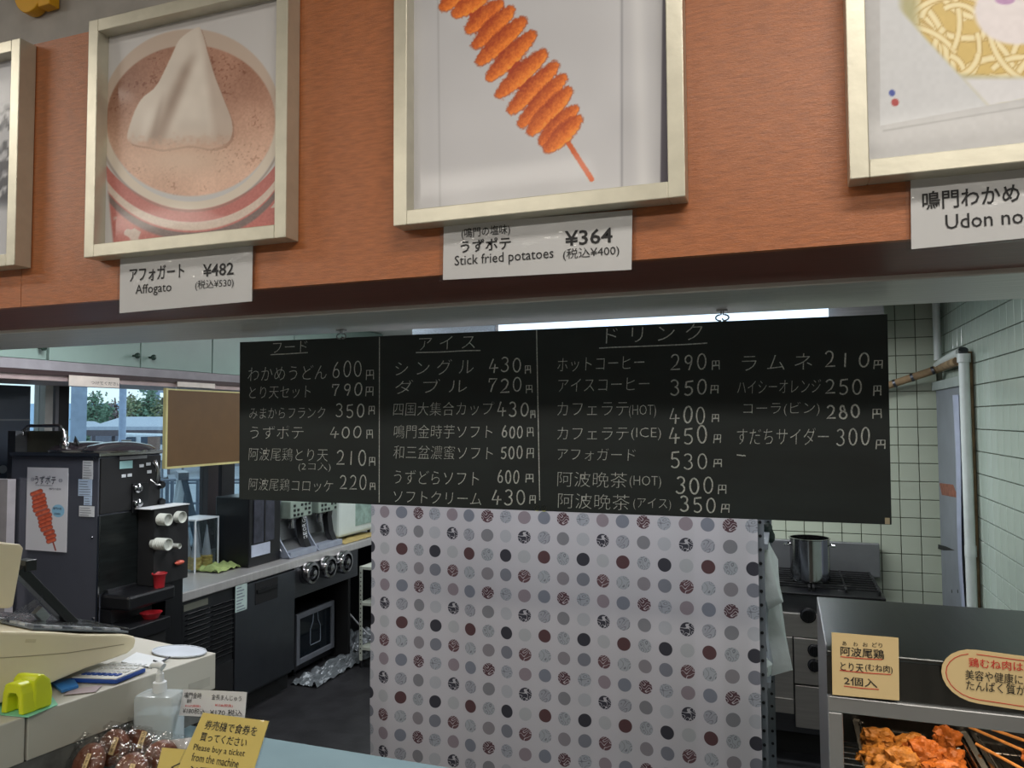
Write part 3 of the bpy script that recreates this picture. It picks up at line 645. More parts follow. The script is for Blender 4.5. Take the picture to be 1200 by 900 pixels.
# ------------------------------------------------------------------ range hood and ceiling lamp over the board
b = MB()
for x, y in ((629, 598), (637, 598.5)): q = oy(x, y, YC); b.lathe([(.009, 0), (.008, .004)], (q.x, YC+.004, q.z+.006), (0, -1, 0), 12)
b.build('sticky_tab', mat('pale_yellow_tab', (206, 204, 120), .6), cb)
for x, y in ((1042, 612), (632, 0)): 
    if y: q = oy(x, y, YC); MB().box(q.x-.008, q.x+.001, YC-.0015, YC, q.z-.004, q.z+.009).build('worn_corner', mat('bare_board', (190, 178, 150), .8), cb)
hd = thing('range_hood', 'stainless exhaust hood seen above the chalkboard', 'hood', (-.5, 4.6, 2.2))
MB().box(oy(484, 380, 4.2).x, oy(1036, 360, 4.2).x, 4.2, 4.7, 2.17, 2.42).build('canopy', M_st, hd, bevel=.003)
MB().box(oy(484, 380, 4.2).x, oy(580, 380, 4.2).x, 4.19, 4.2, 2.18, 2.41).build('filter_panel', mat('mesh_filter', (170, 184, 196), .4, .8, var=.3, scale=220), hd)
lp = thing('ceiling_light', 'long white fluorescent light seen above the chalkboard', 'light', (-.7, 4.05, 2.2))
la, lb = oy(585, 375, 4.05).x, oy(975, 360, 4.05).x
MB().box(la, lb, 4.0, 4.1, 2.32, 2.42).build('housing', M_white, lp)
MB().box(la+.02, lb-.02, 3.985, 4.115, 2.165, 2.32).build('diffuser', mat('lit_diffuser', (205, 232, 255), .5, var=0, emit=1.6), lp)
# ------------------------------------------------------------------ stove
YS = 4.10; ZS = .80
st = thing('gas_stove', 'stainless gas range with black grates at the tiled wall', 'stove', (.1, 4.1, 0))
xL, xRr = -.62, oy(1038, 705, YS).x
bx('body', M_dst, xL, xRr, YS, 4.70, .12, ZS, bevel=.003, parent=st)
bx('top_plate', M_blk, xL, xRr, YS-.02, 4.70, ZS, ZS+.012, bevel=.003, parent=st)
bx('backguard', mat('grey_steel', (140, 142, 144), .4, .8, var=.15, scale=4), xL, oy(1031, 650, 4.66).x, 4.66, 4.70, ZS, oy(950, 634, 4.66).z, bevel=.004, parent=st)
zc1 = oy(930, 717, YS).z; zc0 = oy(930, 737, YS).z
bx('control_panel', M_fst, xL, xRr, YS-.03, YS, zc0-.03, zc1, bevel=.003, parent=st)
def knob(b_, x, y, Y, r, parent):
    p = oy(x, y, Y); k = MB().lathe([(r*1.15, 0), (r*1.15, .004), (r, .006), (r*.85, .022)], p, (0, -1, 0), 18).build('knob', M_blk, parent)
    MB().box(p.x-.004, p.x+.004, Y-.03, Y-.02, p.z-r*.9, p.z+r*.9).build('knob_grip', M_blk, k)
knob(None, 947, 721, YS-.03, .033, st)
bx('trim_bar', M_blk, xL, xRr, YS-.012, YS, oy(930, 742, YS).z, oy(930, 735, YS).z, parent=st)
dz0, dz1 = oy(920, 832, YS).z, oy(920, 744, YS).z; xm = oy(931, 790, YS).x
dr = MB().box(xL, xm-.006, YS-.035, YS, dz0, dz1).build('oven_door', M_fst, st, bevel=.003)
bx('door_trim', M_fst, xL, xm-.006, YS-.042, YS-.034, dz0, dz0+.07, parent=dr)
MB().tube([(xL+.05, YS-.08, dz1-.06), (xm-.04, YS-.08, dz1-.06)], .011, 10).build('door_handle', M_pol, dr)
bx('switch_panel', M_fst, xm, xRr, YS-.036, YS, oy(940, 799, YS).z, dz1, bevel=.003, parent=st)
bx('lower_panel', M_fst, xm, xRr, YS-.034, YS, oy(940, 850, YS).z, oy(940, 801, YS).z, bevel=.003, parent=st)
knob(None, 954.5, 762, YS-.036, .028, st); knob(None, 954.5, 779.5, YS-.036, .028, st)
bx('plinth', M_blkm, xL, xRr-.02, YS+.05, 4.68, 0, .12, parent=st)
gz = ZS+.035
for cx in (-.37, -.05, .27):
    g = MB()
    for k in range(9): y = YS+.05+k*.058; g.box(cx-.15, cx+.15, y-.004, y+.004, gz-.008, gz)
    for x in (cx-.15, cx, cx+.15): g.box(x-.005, x+.005, YS+.03, YS+.54, gz-.014, gz-.002)
    for x in (cx-.15, cx+.15):
        for y in (YS+.04, YS+.53): g.box(x-.006, x+.006, y-.006, y+.006, ZS+.01, gz-.01)
    g.build('grate', M_blkm, st)
    for y in (YS+.17, YS+.42): MB().lathe([(.06, 0), (.055, .012), (.03, .018)], (cx, y, ZS+.012), n=16).build('burner', M_blk, st)
pt = oy(950, 690, 4.28); pc = Vector((pt.x-.0, 4.3, gz))
po_ = thing('stock_pot', 'tall stainless stock pot standing on the gas stove', 'pot', pc)
r_ = .098
MB().lathe([(r_-.006, 0), (r_, .006), (r_, .215), (r_+.005, .218), (r_+.005, .222), (r_-.003, .222), (r_-.003, .012), (.001, .010)], pc, n=40, cap=False).build('pot_body', M_pol, po_)
for s in (-1, 1):
    MB().tube([pc+Vector((s*r_, -.03, .185)), pc+Vector((s*(r_+.025), -.02, .18)), pc+Vector((s*(r_+.025), .02, .18)), pc+Vector((s*r_, .03, .185))], .004, 8).build('handle', M_pol, po_)
# ------------------------------------------------------------------ customer counter
ct = thing('service_counter', 'pale blue grey service counter top at the bottom of the photo', 'counter', (-.8, 1.25, 0))
M_ctr = mat('counter_laminate', (108, 130, 136), .35, var=.04)
bx('counter_top', M_ctr, -3.4, 2.4, .75, 1.70, .81, .85, bevel=.005, parent=ct)
bx('counter_body', mat('counter_body', (120, 112, 100), .5), -3.35, 2.35, .85, 1.62, 0, .81, parent=ct)
# ------------------------------------------------------------------ heated showcase
YH = 1.30; ZT = oy(970, 765, YH).z; XH = oy(969, 790, YH).x; XH2 = 1.25; YH2 = 1.68
hs = thing('heated_showcase', 'stainless heated showcase holding trays of fried food', 'food warmer', (.65, 1.5, .85))
M_hst = steel('showcase_steel', (92, 94, 94), .28, (12, 1, 1)); M_hal = mat('showcase_aluminium', (165, 166, 168), .35, .7, var=.04)
zo = oy(985, 834, YH).z; zr1 = oy(985, 815, YH).z
bx('top', M_hst, XH, XH2, YH, YH2, ZT-.004, ZT+.004, bevel=.002, parent=hs)
bx('front_band', M_hst, XH, XH2, YH, YH+.012, zr1, ZT-.004, parent=hs)
xs2 = oy(988, 860, YH).x
bx('top_rail', M_hal, XH, XH2, YH-.006, YH+.012, zo, zr1, bevel=.002, parent=hs)
bx('side_stile', M_hal, XH, xs2, YH-.006, YH+.02, .86, zo, bevel=.002, parent=hs)
bx('side_stile', M_hal, XH2-.025, XH2, YH-.006, YH+.02, .86, zo, bevel=.002, parent=hs)
bx('side_panel', M_hst, XH, XH+.004, YH+.012, YH2, .86, ZT-.004, parent=hs)
bx('side_panel', M_hst, XH2-.004, XH2, YH+.012, YH2, .86, ZT-.004, parent=hs)
bx('back_panel', M_hst, XH, XH2, YH2-.005, YH2, .86, ZT-.004, parent=hs)
bx('base', M_hst, XH, XH2, YH, YH2, .85, .90, bevel=.002, parent=hs)
bx('bottom_rail', M_hal, XH, XH2, YH-.006, YH+.02, .90, .97, bevel=.002, parent=hs)
ZTR = 1.04
sh = MB()
for k in range(14): y = YH+.03+k*.026; sh.cyl((XH+.006, y, ZTR), (XH2-.006, y, ZTR), .0015, n=6)
sh.build('wire_shelf', M_pol, hs)['kind'] = 'stuff'
al = area('showcase_lamp', (.45, YH+.12, ZT-.02), .6, .1, 2.0, (1, .74, .48))
def tray(label, x0, x1, y0, y1, z):
    t = thing('food_tray', label, 'tray', ((x0+x1)/2, (y0+y1)/2, z), 'steel trays in the showcase')
    def rr(x0, x1, y0, y1, r, zz, n=6):
        o = []
        for cx, cy, a in ((x1-r, y1-r, 0), (x0+r, y1-r, 90), (x0+r, y0+r, 180), (x1-r, y0+r, 270)):
            for k in range(n+1): q = R(a+90*k/n); o.append(Vector((cx+r*math.cos(q), cy+r*math.sin(q), zz)))
        return o
    L = [rr(x0+.014, x1-.014, y0+.014, y1-.014, .02, z), rr(x0+.008, x1-.008, y0+.008, y1-.008, .024, z+.04), rr(x0, x1, y0, y1, .03, z+.042), rr(x0, x1, y0, y1, .03, z+.038)]
    n = len(L[0]); v = sum(L, []); f = [list(range(n))]
    for k in range(3):
        for i in range(n): j = (i+1) % n; f.append((k*n+i, k*n+j, (k+1)*n+j, (k+1)*n+i))
    MB().add(v, f, True).build('tray_body', M_pol, t, solid=.001)
    b = MB(); zz = z+.02; x = x0+.02
    while x < x1-.015: b.cyl((x, y0+.015, zz), (x, y1-.012, zz), .0011, n=6); b.cyl((x, y1-.012, zz), (x, y1-.010, zz+.016), .0011, n=6); x += .0125
    for y in (y0+.04, (y0+y1)/2, y1-.04): b.cyl((x0+.015, y, zz-.002), (x1-.015, y, zz-.002), .0016, n=6)
    b.tube([p for p in rr(x0+.013, x1-.013, y0+.013, y1-.010, .02, zz+.016)], .0018, 6, closed=True)
    b.build('wire_rack', M_pol, t)['kind'] = 'stuff'
    return t
tx0 = oz(1000, 845, ZTR+.045).x; ty1 = oz(1003, 838, ZTR+.045).y; tx1 = oz(1132, 856, ZTR+.045).x
tray('steel tray with battered chicken pieces in the showcase', tx0, tx1, ty1-.30, ty1, ZTR+.002)
tray('steel tray with skewered fried food in the showcase', tx1+.006, tx1+.22, ty1-.30, ty1, ZTR+.002)
M_chk = mat('fried_batter', (178, 100, 38), .5, var=.35, scale=34, bump=.6, bscale=60)
M_chk2 = mat('fried_batter_pale', (190, 128, 56), .5, var=.3, scale=30, bump=.6, bscale=60)
ck = [(1028, 859, .030, .020, 0, 1, 'rounded golden fried chicken piece at the tray back left'), (1068, 866, .030, .018, .5, 1, 'pale fried chicken piece beside the back left piece'), (1024, 880, .030, .018, .7, 1, 'pale pointed fried chicken piece at the tray left'),
      (1052, 890, .034, .024, .3, 1, 'pale fried chicken piece at the tray front centre'), (1082, 882, .036, .027, 0, 0, 'large deep orange fried chicken piece at the tray centre'), (1109, 862, .021, .024, 0, 0, 'small round fried chicken piece at the tray back right'),
      (1116, 886, .030, .020, 1.2, 0, 'long orange fried chicken piece at the tray right'), (1105, 903, .030, .022, 0, 0, 'deep orange fried chicken piece at the tray front right'), (1040, 908, .034, .024, .4, 1, 'pale fried chicken piece cut by the bottom edge')]
for i, (x, y, a, h, rt, pale, lb_) in enumerate(ck):
    p = oz(x, y+13, ZTR+.03)
    tag(MB().blob(Vector((p.x, p.y, ZTR+.024+h*.8)), (a, a*.72, h), i+3, .45, 4, 1.9, rt).build('fried_chicken', M_chk2 if pale else M_chk), lb_, 'fried chicken', 'fried chicken pieces on the left tray')
M_stick = mat('skewer_wood', (214, 150, 84), .6, var=.15, scale=20, stretch=(1, 8, 1))
for i, (a, b_, lb_) in enumerate([((1136, 852), (1200, 880), 'wooden skewer lying at the back of the right tray'), ((1147, 849), (1215, 873), 'wooden skewer behind the others on the right tray'), ((1144, 872), (1205, 905), 'wooden skewer nearest the front on the right tray')]):
    p = oz(*a, ZTR+.055); q = oz(*b_, ZTR+.05); sk = thing('food_skewer', lb_, 'skewer', p, 'skewers on the right tray')
    MB().tube([p, q], .0028, 8).build('stick', M_stick, sk)
    d = (q-p).normalized(); MB().blob(q+d*.03, (.03, .02, .018), i+30, .3, 3).build('fried_food', M_chk, sk)
# buff hand written cards on the showcase
t = card('square buff handwritten card on the showcase front left', (974.5, 741), (975.5, 814), (1053, 747.5), (1054, 821), YH-.012,
    [('あ', 987, 756, 992, 5, .002), ('わ', 1000, 757, 1005, 5, .002), ('お', 1011, 757.5, 1017, 5, .002), ('どり', 1022, 758, 1034, 5.5, .002), ('阿波尾鶏', 985, 768, 1036, 11, .004), ('とり天', 985, 785.5, 1012, 10, .002), ('(むね肉)', 1014, 787, 1046, 10, .002), ('2個入', 989, 802, 1028, 10, .002)], 'menu_card', M_cardy, margin=False)
b = MB()
for p, q in (((985, 769.5), (1034, 773)), ((984, 785.5), (1044, 790.5)), ((989, 804), (1030, 808))):
    b.ribbon([oy(*p, YH-.0132), oy((p[0]+q[0])/2, (p[1]+q[1])/2+.5, YH-.0132), oy(*q, YH-.0132)], .0012, (0, -1, 0))
b.build('red_underline', M_red, t)['kind'] = 'stuff'
YO = YH-.010
A_ = oy(1111, 793, YO); Lr = .19
t = thing('menu_card', 'rounded buff handwritten card with red border at the right edge', 'sign', (A_.x+Lr, YO, A_.z-.04))
cyc = oy(1145, 793, YO)
def stad(rx, rz, L, off=0):
    c0 = Vector((cyc.x, YO, cyc.z)); pts = []
    for k in range(13): a = R(90+15*k); pts.append(c0+Vector((math.cos(a)*rx, off, math.sin(a)*rz)))
    for k in range(13): a = R(270+15*k); pts.append(c0+Vector((L+math.cos(a)*rx, off, math.sin(a)*rz)))
    return [p+Vector((0, 0, -.055*(p.x-c0.x))) for p in pts]
MB().prism(stad(.046, .0385, .25), (0, .0012, 0)).build('sheet', M_cardy, t)
q = stad(.040, .0325, .25, -.001); b = MB(); b.ribbon(q[1:]+q[:1], .0011, (0, -1, 0)); b.build('red_border', M_red, t)['kind'] = 'stuff'
b = MB(); ywrite(b, '鶏むね肉は八', 1135, 781, 1212, 11, YO, .003, lift=-.002); b.build('lettering', M_red, t)['kind'] = 'stuff'
b = MB(); ywrite(b, '美容や健康に良い', 1131, 796, 1222, 12, YO, .001, lift=-.002); ywrite(b, 'たんぱく質が豊富', 1132, 808, 1226, 12, YO, .001, lift=-.002); b.build('lettering', M_ink, t)['kind'] = 'stuff'
# ------------------------------------------------------------------ left wall: cabinets
XC = -3.2
zc_b = ox(100, 426, XC).z; zc_t = 2.42
zsh = ox(0, 428, XC).z
cabs = [(ox(57, 410, XC).y, ox(165, 410, XC).y), (ox(165, 410, XC).y, ox(249, 410, XC).y), (ox(249, 410, XC).y, ox(345, 410, XC).y), (ox(345, 410, XC).y, 5.7), (1.9, ox(55, 410, XC).y)]
cabs = [(cabs[4][0], cabs[4][1]), cabs[0], cabs[1], cabs[2], cabs[3]]
labs = ['mint wall cabinet at the far left above the dark fridge', 'mint wall cabinet with knob at its right end', 'mint wall cabinet with knob at its left end', 'mint wall cabinet partly hidden behind the chalkboard left end', 'mint wall cabinet deepest behind the chalkboard']
kn = [(62-9.5, 408), (156, 417), (175, 419), None, None]
for (a, b_), lb_, k in zip(cabs, labs, kn):
    t = thing('wall_cabinet', lb_, 'cabinet', (XC-.2, (a+b_)/2, zc_b), 'mint wall cabinets over the windows')
    bx('body', M_grn, XW+.005, XC-.02, a, b_-.002, zc_b, zc_t, parent=t)
    d = bx('door', M_grn, XC-.018, XC, a+.004, b_-.004, zc_b+.002, zc_t-.01, bevel=.002, parent=t)
    if k:
        p = ox(k[0], k[1], XC); p.y = min(max(p.y, a+.04), b_-.04)
        MB().lathe([(.006, 0), (.006, .02), (.015, .026), (.015, .034), (.008, .038)], p, (1, 0, 0), 14).build('knob', mat('dark_knob', (52, 70, 62), .3, .6), d)
struct(MB().box(XW, XC+.004, 1.9, 5.72, zsh-.008, zc_b).build('trim_2', mat('cabinet_rail', (150, 146, 150), .3, .4, var=.12)))
struct(MB().box(XW, XC+.002, 1.9, 5.72, zsh-.03, zsh-.008).build('trim_3', mat('dark_rail', (52, 34, 34), .5)))
struct(MB().box(XW, XC-.01, 1.9, 5.72, zsh-.055, zsh-.03).build('trim_4', mat('pale_rail', (168, 150, 148), .5)))
zlb = zsh-.055
# paper strips hanging below
def strip(lb_, x0, x1, y0, y1, txt):
    a = ox(x0, y0, XC+.01); b_ = ox(x1, y0, XC+.01); zz = ox(x0, y1, XC+.01).z
    t = thing('label_strip', lb_, 'label', (XC+.01, a.y, zz)); bx('sheet', mat('cream_label', (216, 206, 196), .6), XC+.008, XC+.0105, a.y, b_.y, zz, zlb+.03, parent=t)
    if txt:
        b = MB(); write(b, txt, (XC+.0115, a.y+.12, zz+.012), (0, (b_.y-a.y)*.6, 0), (0, 0, .016), (0, 0, 0)); b.build('lettering', M_ink, t)['kind'] = 'stuff'
strip('cream label strip under the mint cabinets above the window', 81, 140, 441, 452, 'つけてください')
strip('blank cream strip under the cabinets above the brown board', 208, 252, 446, 453, None)
# hanging brown board
tb = thing('hanging_board', 'plain brown board with cream edges hanging below the cabinets', 'board', (-3.08, 3.5, 1.4))
XBd = -3.19; a = ox(196, 500, XBd).y; zt_ = ox(197, 457, XBd).z; zb_ = ox(197, 547, XBd).z
bx('panel', mat('brown_hardboard', (96, 70, 38), .6, var=.06), XBd-.014, XBd, a, a+.95, zb_, zt_, parent=tb)
b = MB()
for y0, y1, q0, q1 in ((a-.014, a, zb_-.01, zt_+.01), (a, a+.95, zb_-.012, zb_), (a, a+.95, zt_, zt_+.008)): b.box(XBd-.018, XBd+.003, y0, y1, q0, q1)
b.build('edge_strip', mat('cream_edge', (196, 188, 130), .5), tb)
for y in (a+.07, a+.6): MB().tube([(XBd-.008, y, zt_), (XBd-.008, y, zlb)], .002, 6).build('wire', M_st, tb)
# ------------------------------------------------------------------ windows
def wy(px): return ox(px, 500, XW).y
frames = [(wy(54), wy(63), (196, 194, 190)), (wy(66), wy(70), (130, 130, 138)), (wy(70), wy(82), (26, 26, 30)), (wy(246), wy(258), (58, 50, 52)), (wy(262), wy(277), (34, 32, 34))]
zs0, zs1 = .82, 2.02
wf = MB()
w1 = struct(MB().box(XW-.08, XW-.02, 2.6, 5.75, zs0, zs0+.04).box(XW-.08, XW-.02, 2.6, 5.75, zs1-.04, zs1).build('window_1', M_win))
for i, (a, b_, c) in enumerate(frames): bx('mullion', mat('mullion_%d' % i, c, .45, var=.1), XW-.09+(i % 2)*.01, XW-.01, a, b_, zs0, zs1, parent=w1)
bx('mullion', M_win, XW-.09, XW-.01, 5.1, 5.16, zs0, zs1, parent=w1)
for a, b_ in ((2.6, frames[0][0]), (frames[0][1], frames[2][0]), (frames[2][1], frames[3][0]), (frames[3][1]+.02, frames[4][0]), (frames[4][1], 5.1), (5.16, 5.75)):
    if b_-a > .02: bx('glass_pane', M_pane, XW-.055, XW-.05, a, b_, zs0+.04, zs1-.04, parent=w1)
ph = ox(267, 603, XW+.0)
lk = MB().box(XW-.01, XW+.004, ph.y-.035, ph.y+.02, ph.z-.07, ph.z+.08).build('lock_plate', M_st, w1, bevel=.002)
MB().tube([(XW+.0, ph.y, ph.z), (XW+.05, ph.y, ph.z), (XW+.05, ph.y+.02, ph.z), (XW+.05, ph.y-.12, ph.z)], .01, 10).build('lever_handle', M_white, w1)
# dark fridge at far left
fr_ = thing('upright_fridge', 'dark glossy upright fridge at the left edge', 'fridge', (-3.4, 2.3, 0))
xfr = XW+.06; yfr = ox(35, 500, xfr).y
bx('body', mat('dark_fridge_side', (44, 52, 66), .3, .2, var=.1), XW+.005, xfr, 1.6, yfr, 0, zlb-.01, parent=fr_)
zz_ = ox(20, 493, xfr).z; bx('panel_seam', M_dst, xfr-.002, xfr+.002, 1.6, yfr, zz_, zz_+.008, parent=fr_)
MB().lathe([(.02, 0), (.02, .004)], ox(3, 550, xfr), (1, 0, 0), 14).build('lock', M_st, fr_)
tag(bx('white_post', mat('grey_white_panel', (168, 164, 168), .5), oy(-20, 600, 2.5).x, oy(8, 600, 2.5).x, 2.5, 2.54, 0, oy(5, 562, 2.5).z), 'white panel edge at the far left behind the machine', 'panel')
# ------------------------------------------------------------------ soft serve machine
Y0m = 2.55; pcn = oy(115.5, 600, Y0m); XM = pcn.x; XM0 = oy(12, 600, Y0m).x; ZMT = oy(100, 532, Y0m).z; ZMB = .80
Y1m = ox(187.5, 560, XM).y
sm_ = thing('soft_serve_machine', 'black soft serve machine with a fried potato poster on its side', 'machine', ((XM+XM0)/2, 2.72, ZMB))
bx('body', M_gloss, XM0, XM-.004, Y0m, Y1m, ZMB, ZMT-.012, bevel=.004, parent=sm_)
bx('top_plate', M_pol, XM0-.005, XM+.01, Y0m-.008, Y1m+.008, ZMT-.012, ZMT+.006, bevel=.003, parent=sm_)
bx('rear_panel', mat('olive_steel', (92, 92, 80), .3, .8), oy(20, 520, 2.62).x, oy(76, 520, 2.62).x, 2.62, 2.635, ZMT, oy(50, 505, 2.62).z, parent=sm_)
bx('rear_post', M_dst, oy(9, 520, 2.56).x, oy(18, 520, 2.56).x, 2.56, 2.66, ZMB, oy(12, 505, 2.56).z, parent=sm_)
lc = Vector(((XM+XM0)/2+.06, 2.73, ZMT+.005))
for dx, nm in ((-.08, 'hopper_lid'), (.13, 'hopper_lid')):
    l_ = MB().lathe([(.155, 0), (.155, .01), (.13, .028), (.07, .042), (.01, .046)], lc+Vector((dx, .0, 0)), n=28).build(nm, mat('smoked_lid', (40, 36, 40), .15), sm_)
    MB().lathe([(.158, .0), (.158, .006), (.15, .008)], lc+Vector((dx, 0, .001)), n=28).build('lid_ring', M_pol, l_)
h0 = oy(25, 522, 2.6); h1 = oy(27, 505, 2.6); h2 = oy(36, 499, 2.6); h3 = oy(68, 499, 2.6); h4 = oy(75, 505, 2.6); h5 = oy(76, 518, 2.6)
MB().tube([h0, h1, h1.lerp(h2, .6)+Vector((0, 0, .006)), h2, h3, h3.lerp(h4, .4)+Vector((0, 0, .006)), h4, h5], .008, 12).build('pipe_handle', M_pol, sm_)
MB().lathe([(.018, 0), (.02, .02), (.012, .035), (.016, .05)], h5-Vector((0, 0, .03)), n=14).build('pipe_joint', M_pol, sm_)
a = oy(84, 523, 2.62); MB().add([a+Vector((-.0, 0, -.01)), a+Vector((.05, 0, -.02)), a+Vector((.02, 0, .05)), a+Vector((.02, .04, -.01))], [(0, 1, 2), (0, 3, 1), (1, 3, 2), (0, 2, 3)]).build('hopper_clip', M_blk, sm_)
# front (facing the kitchen aisle)
def fx(x, y, d=0): return ox(x, y, XM+d)
zf = fx(150, 600).z
bx('front_panel', M_blkm, XM-.004, XM+.006, Y0m+.004, Y1m-.002, zf+.008, ZMT-.02, bevel=.002, parent=sm_)
bx('front_door', mat('dark_woodgrain', (30, 34, 34), .3, .3, var=.35, scale=10, stretch=(1, 1, 7)), XM-.004, XM+.006, Y0m+.006, fx(183, 640).y, oy(116, 697, Y0m).z, zf, parent=sm_)
bx('corner_trim', M_pol, XM-.002, XM+.008, Y0m-.003, Y0m+.004, oy(116, 733, Y0m).z, zf, parent=sm_)
def fbox(nm, m, x0, x1, y0, y1, d0, d1, parent):
    a = fx(x0, y0); b_ = fx(x1, y1); q = fx(x1, y0)
    return MB().box(XM+d0, XM+d1, a.y, b_.y, fx((x0+x1)/2, y1).z, fx((x0+x1)/2, y0).z).build(nm, m, parent, bevel=.0008)
M_lbl = mat('cyan_label', (150, 196, 196), .5); M_lbl2 = mat('small_label', (206, 210, 214), .5)
fbox('label', M_lbl, 139, 154, 540, 549, .006, .007, sm_); fbox('label', mat('grey_label', (120, 122, 124), .5), 139, 171, 534, 538, .006, .007, sm_)
for x, y in ((141, 556), (148, 555), (162, 544), (170, 542), (171, 551)): fbox('button', M_lbl2, x, x+5, y, y+3.5, .006, .0085, sm_)
kp = fbox('knob_plate', M_blk, 153, 171, 566, 600, .006, .014, sm_)
for y in (572, 590):
    MB().lathe([(.021, 0), (.021, .012), (.014, .016), (.014, .024), (.006, .027)], fx(160, y, .014), (1, 0, 0), 18).build('dial_knob', M_pol, sm_)
p = fx(181, 540, .02); q = fx(184, 566, .03)
MB().tube([p+Vector((0, 0, 0)), p.lerp(q, .4)+Vector((.015, 0, 0)), q], [.012, .011, .004], 10).build('dispense_lever', M_pol, sm_)
MB().tube([fx(176, 562, .02), fx(184, 568, .04), fx(188, 568, .05)], .004, 8).build('lever_rod', M_pol, sm_)
for y in (568, 588): MB().lathe([(.016, 0), (.02, .01), (.016, .022)], fx(187, y, .0), (1, 0, 0), 14).build('side_valve', M_blk, sm_)
# drip tray and lower stand
zt0 = oy(116, 698, Y0m).z
dt = MB().box(XM-.01, XM+.16, Y0m+.02, Y0m+.29, zt0-.065, zt0).build('drip_tray', M_blk, sm_, bevel=.012)
bx('tray_foot', M_blk, XM, XM+.06, Y0m+.02, Y0m+.25, ZMB, zt0-.065, parent=sm_)
bx('tray_rim', M_dst, XM+.0, XM+.02, Y0m+.04, Y0m+.20, zt0, zt0+.015, parent=dt)
stn = thing('machine_stand', 'black metal stand under the soft serve machine', 'stand', ((XM+XM0)/2, 2.7, 0))
bx('top', M_blk, XM0-.02, XM+.20, Y0m-.02, Y0m+.22, ZMB-.06, ZMB-.002, bevel=.004, parent=stn)
bx('body', M_blkm, XM0, XM+.18, Y0m, Y0m+.21, .12, ZMB-.06, parent=stn)
for x, y in ((XM0+.03, Y0m+.03), (XM+.15, Y0m+.03), (XM0+.03, Y0m+.18), (XM+.15, Y0m+.18)): MB().cyl((x, y, 0), (x, y, .12), .02).build('leg', M_blk, stn)
b = MB()
for z in (.60, .66, .55): b.lathe([(.006, 0), (.006, .003)], (XM+.18, Y0m+.17, z), (1, 0, 0), 8)
b.build('screws', M_pol, stn)['kind'] = 'stuff'
for y, lb_, pz in ((683, 'red plastic cup behind the soft serve drip tray', 0), (718, 'red and white bowl on the lower shelf of the machine', 1)):
    c = Vector((XM+.135, Y0m+.215, zt0)) if not pz else Vector((XM+.145, Y0m+.16, ZMB-.002))
    pr = [(.022, 0), (.026, .05), (.034, .062), (.033, .066), (.024, .05), (.02, .004)] if not pz else [(.03, 0), (.045, .022), (.048, .026), (.044, .025), (.028, .004)]
    tag(MB().lathe(pr, c, n=20).build('red_cup' if not pz else 'red_bowl', mat('red_plastic', (160, 34, 42), .35)), lb_, 'cup' if not pz else 'bowl')
# screws on the side, poster and labels
b = MB()
for x, y in ((14.5, 533.5), (13, 566), (13, 622), (110, 538), (108, 630), (109, 725)): b.lathe([(.006, 0), (.005, .004)], oy(x, y, Y0m), (0, -1, 0), 10)
b.build('screws', M_pol, sm_)['kind'] = 'stuff'
YP = Y0m-.002; a = oy(30, 644, YP); c = oy(78, 644, YP); d = oy(30, 547.5, YP)
pst = thing('poster', 'white poster with orange spiral potato on the machine side', 'poster', (a.x, YP, a.z))
MB().box(a.x, c.x, YP, YP+.001, a.z, d.z).build('sheet', M_paper, pst)
def paint_small(x, y):
    X = 400+(x-40)*6.3; Y_ = (y-565)*5.6-30
    X2 = 245+(x-29)*11.6-40; Y2 = (y-572)*7.4-20
    return paint_potato(X2, Y2)+np.array([10, 8, 10])[None]
def pm(I, J): return 30+48*I, 644-96.5*J
def paint_small(x, y):   # x 30-78, y 547-644 on the poster
    c = np.ones((len(x), 3))*np.array([208, 209, 216]); n = vnoise(x, y, 2.2, 3)
    d, t, s = capsule(x, y, (62, 632), (65.5, 642)); c = over(c, (150, 60, 40), ss(1.1, .6, d))
    for k in range(13):
        yy = 577+k*4.55; xx = 41.5+k*1.55+1.2*math.sin(k*1.3); w = 4.6+1.8*math.sin(k*.3+.3); sl = .42
        d, t, s = capsule(x, y, (xx-w, yy+w*sl), (xx+w, yy-w*sl)); r = 2.0
        base = np.array([206, 96, 66])[None]-(s*9)[:, None]*np.array([1, 1, .7])[None]+(n[:, None]-.5)*40
        c = over(c, (140, 52, 40), ss(r+.9, r+.3, d)*.8); c = over(c, base, ss(r+.3, r-.3, d+n*.5))
    c = over(c, (140, 190, 220), ss(7.6, 7.1, np.hypot(x-67.5, y-597)))
    for cx, cy in ((36.5, 561.5), (69.5, 562)):
        rr = np.hypot(x-cx, y-cy); c = over(c, (110, 112, 130), (rr < 2.8)*ss(-.2, .2, np.sin(rr*4.5)))
    return c
print_sheet('printed_picture', (a.x+.0, YP-.001, a.z), (c.x-a.x, 0, 0), (0, 0, d.z-a.z), 110, 220, paint_small, pst, M_print, pm)
b = MB(); ywrite(b, 'うずポテ', 41, 567, 66, 10, YP, .002, lift=-.002); ywrite(b, 'Stick fried potatoes', 42, 569.5, 62, 2, YP, 0, lift=-.002); ywrite(b, '鳴門の塩味', 58, 574, 72, 2.4, YP, 0, lift=-.002); ywrite(b, '鳴門の塩', 62.5, 597, 72.5, 2.8, YP, .002, lift=-.002); ywrite(b, '¥400', 64, 603, 71, 2.4, YP, 0, lift=-.002)
b.build('lettering', mat('dark_blue_ink', (46, 50, 74), .6), pst)['kind'] = 'stuff'
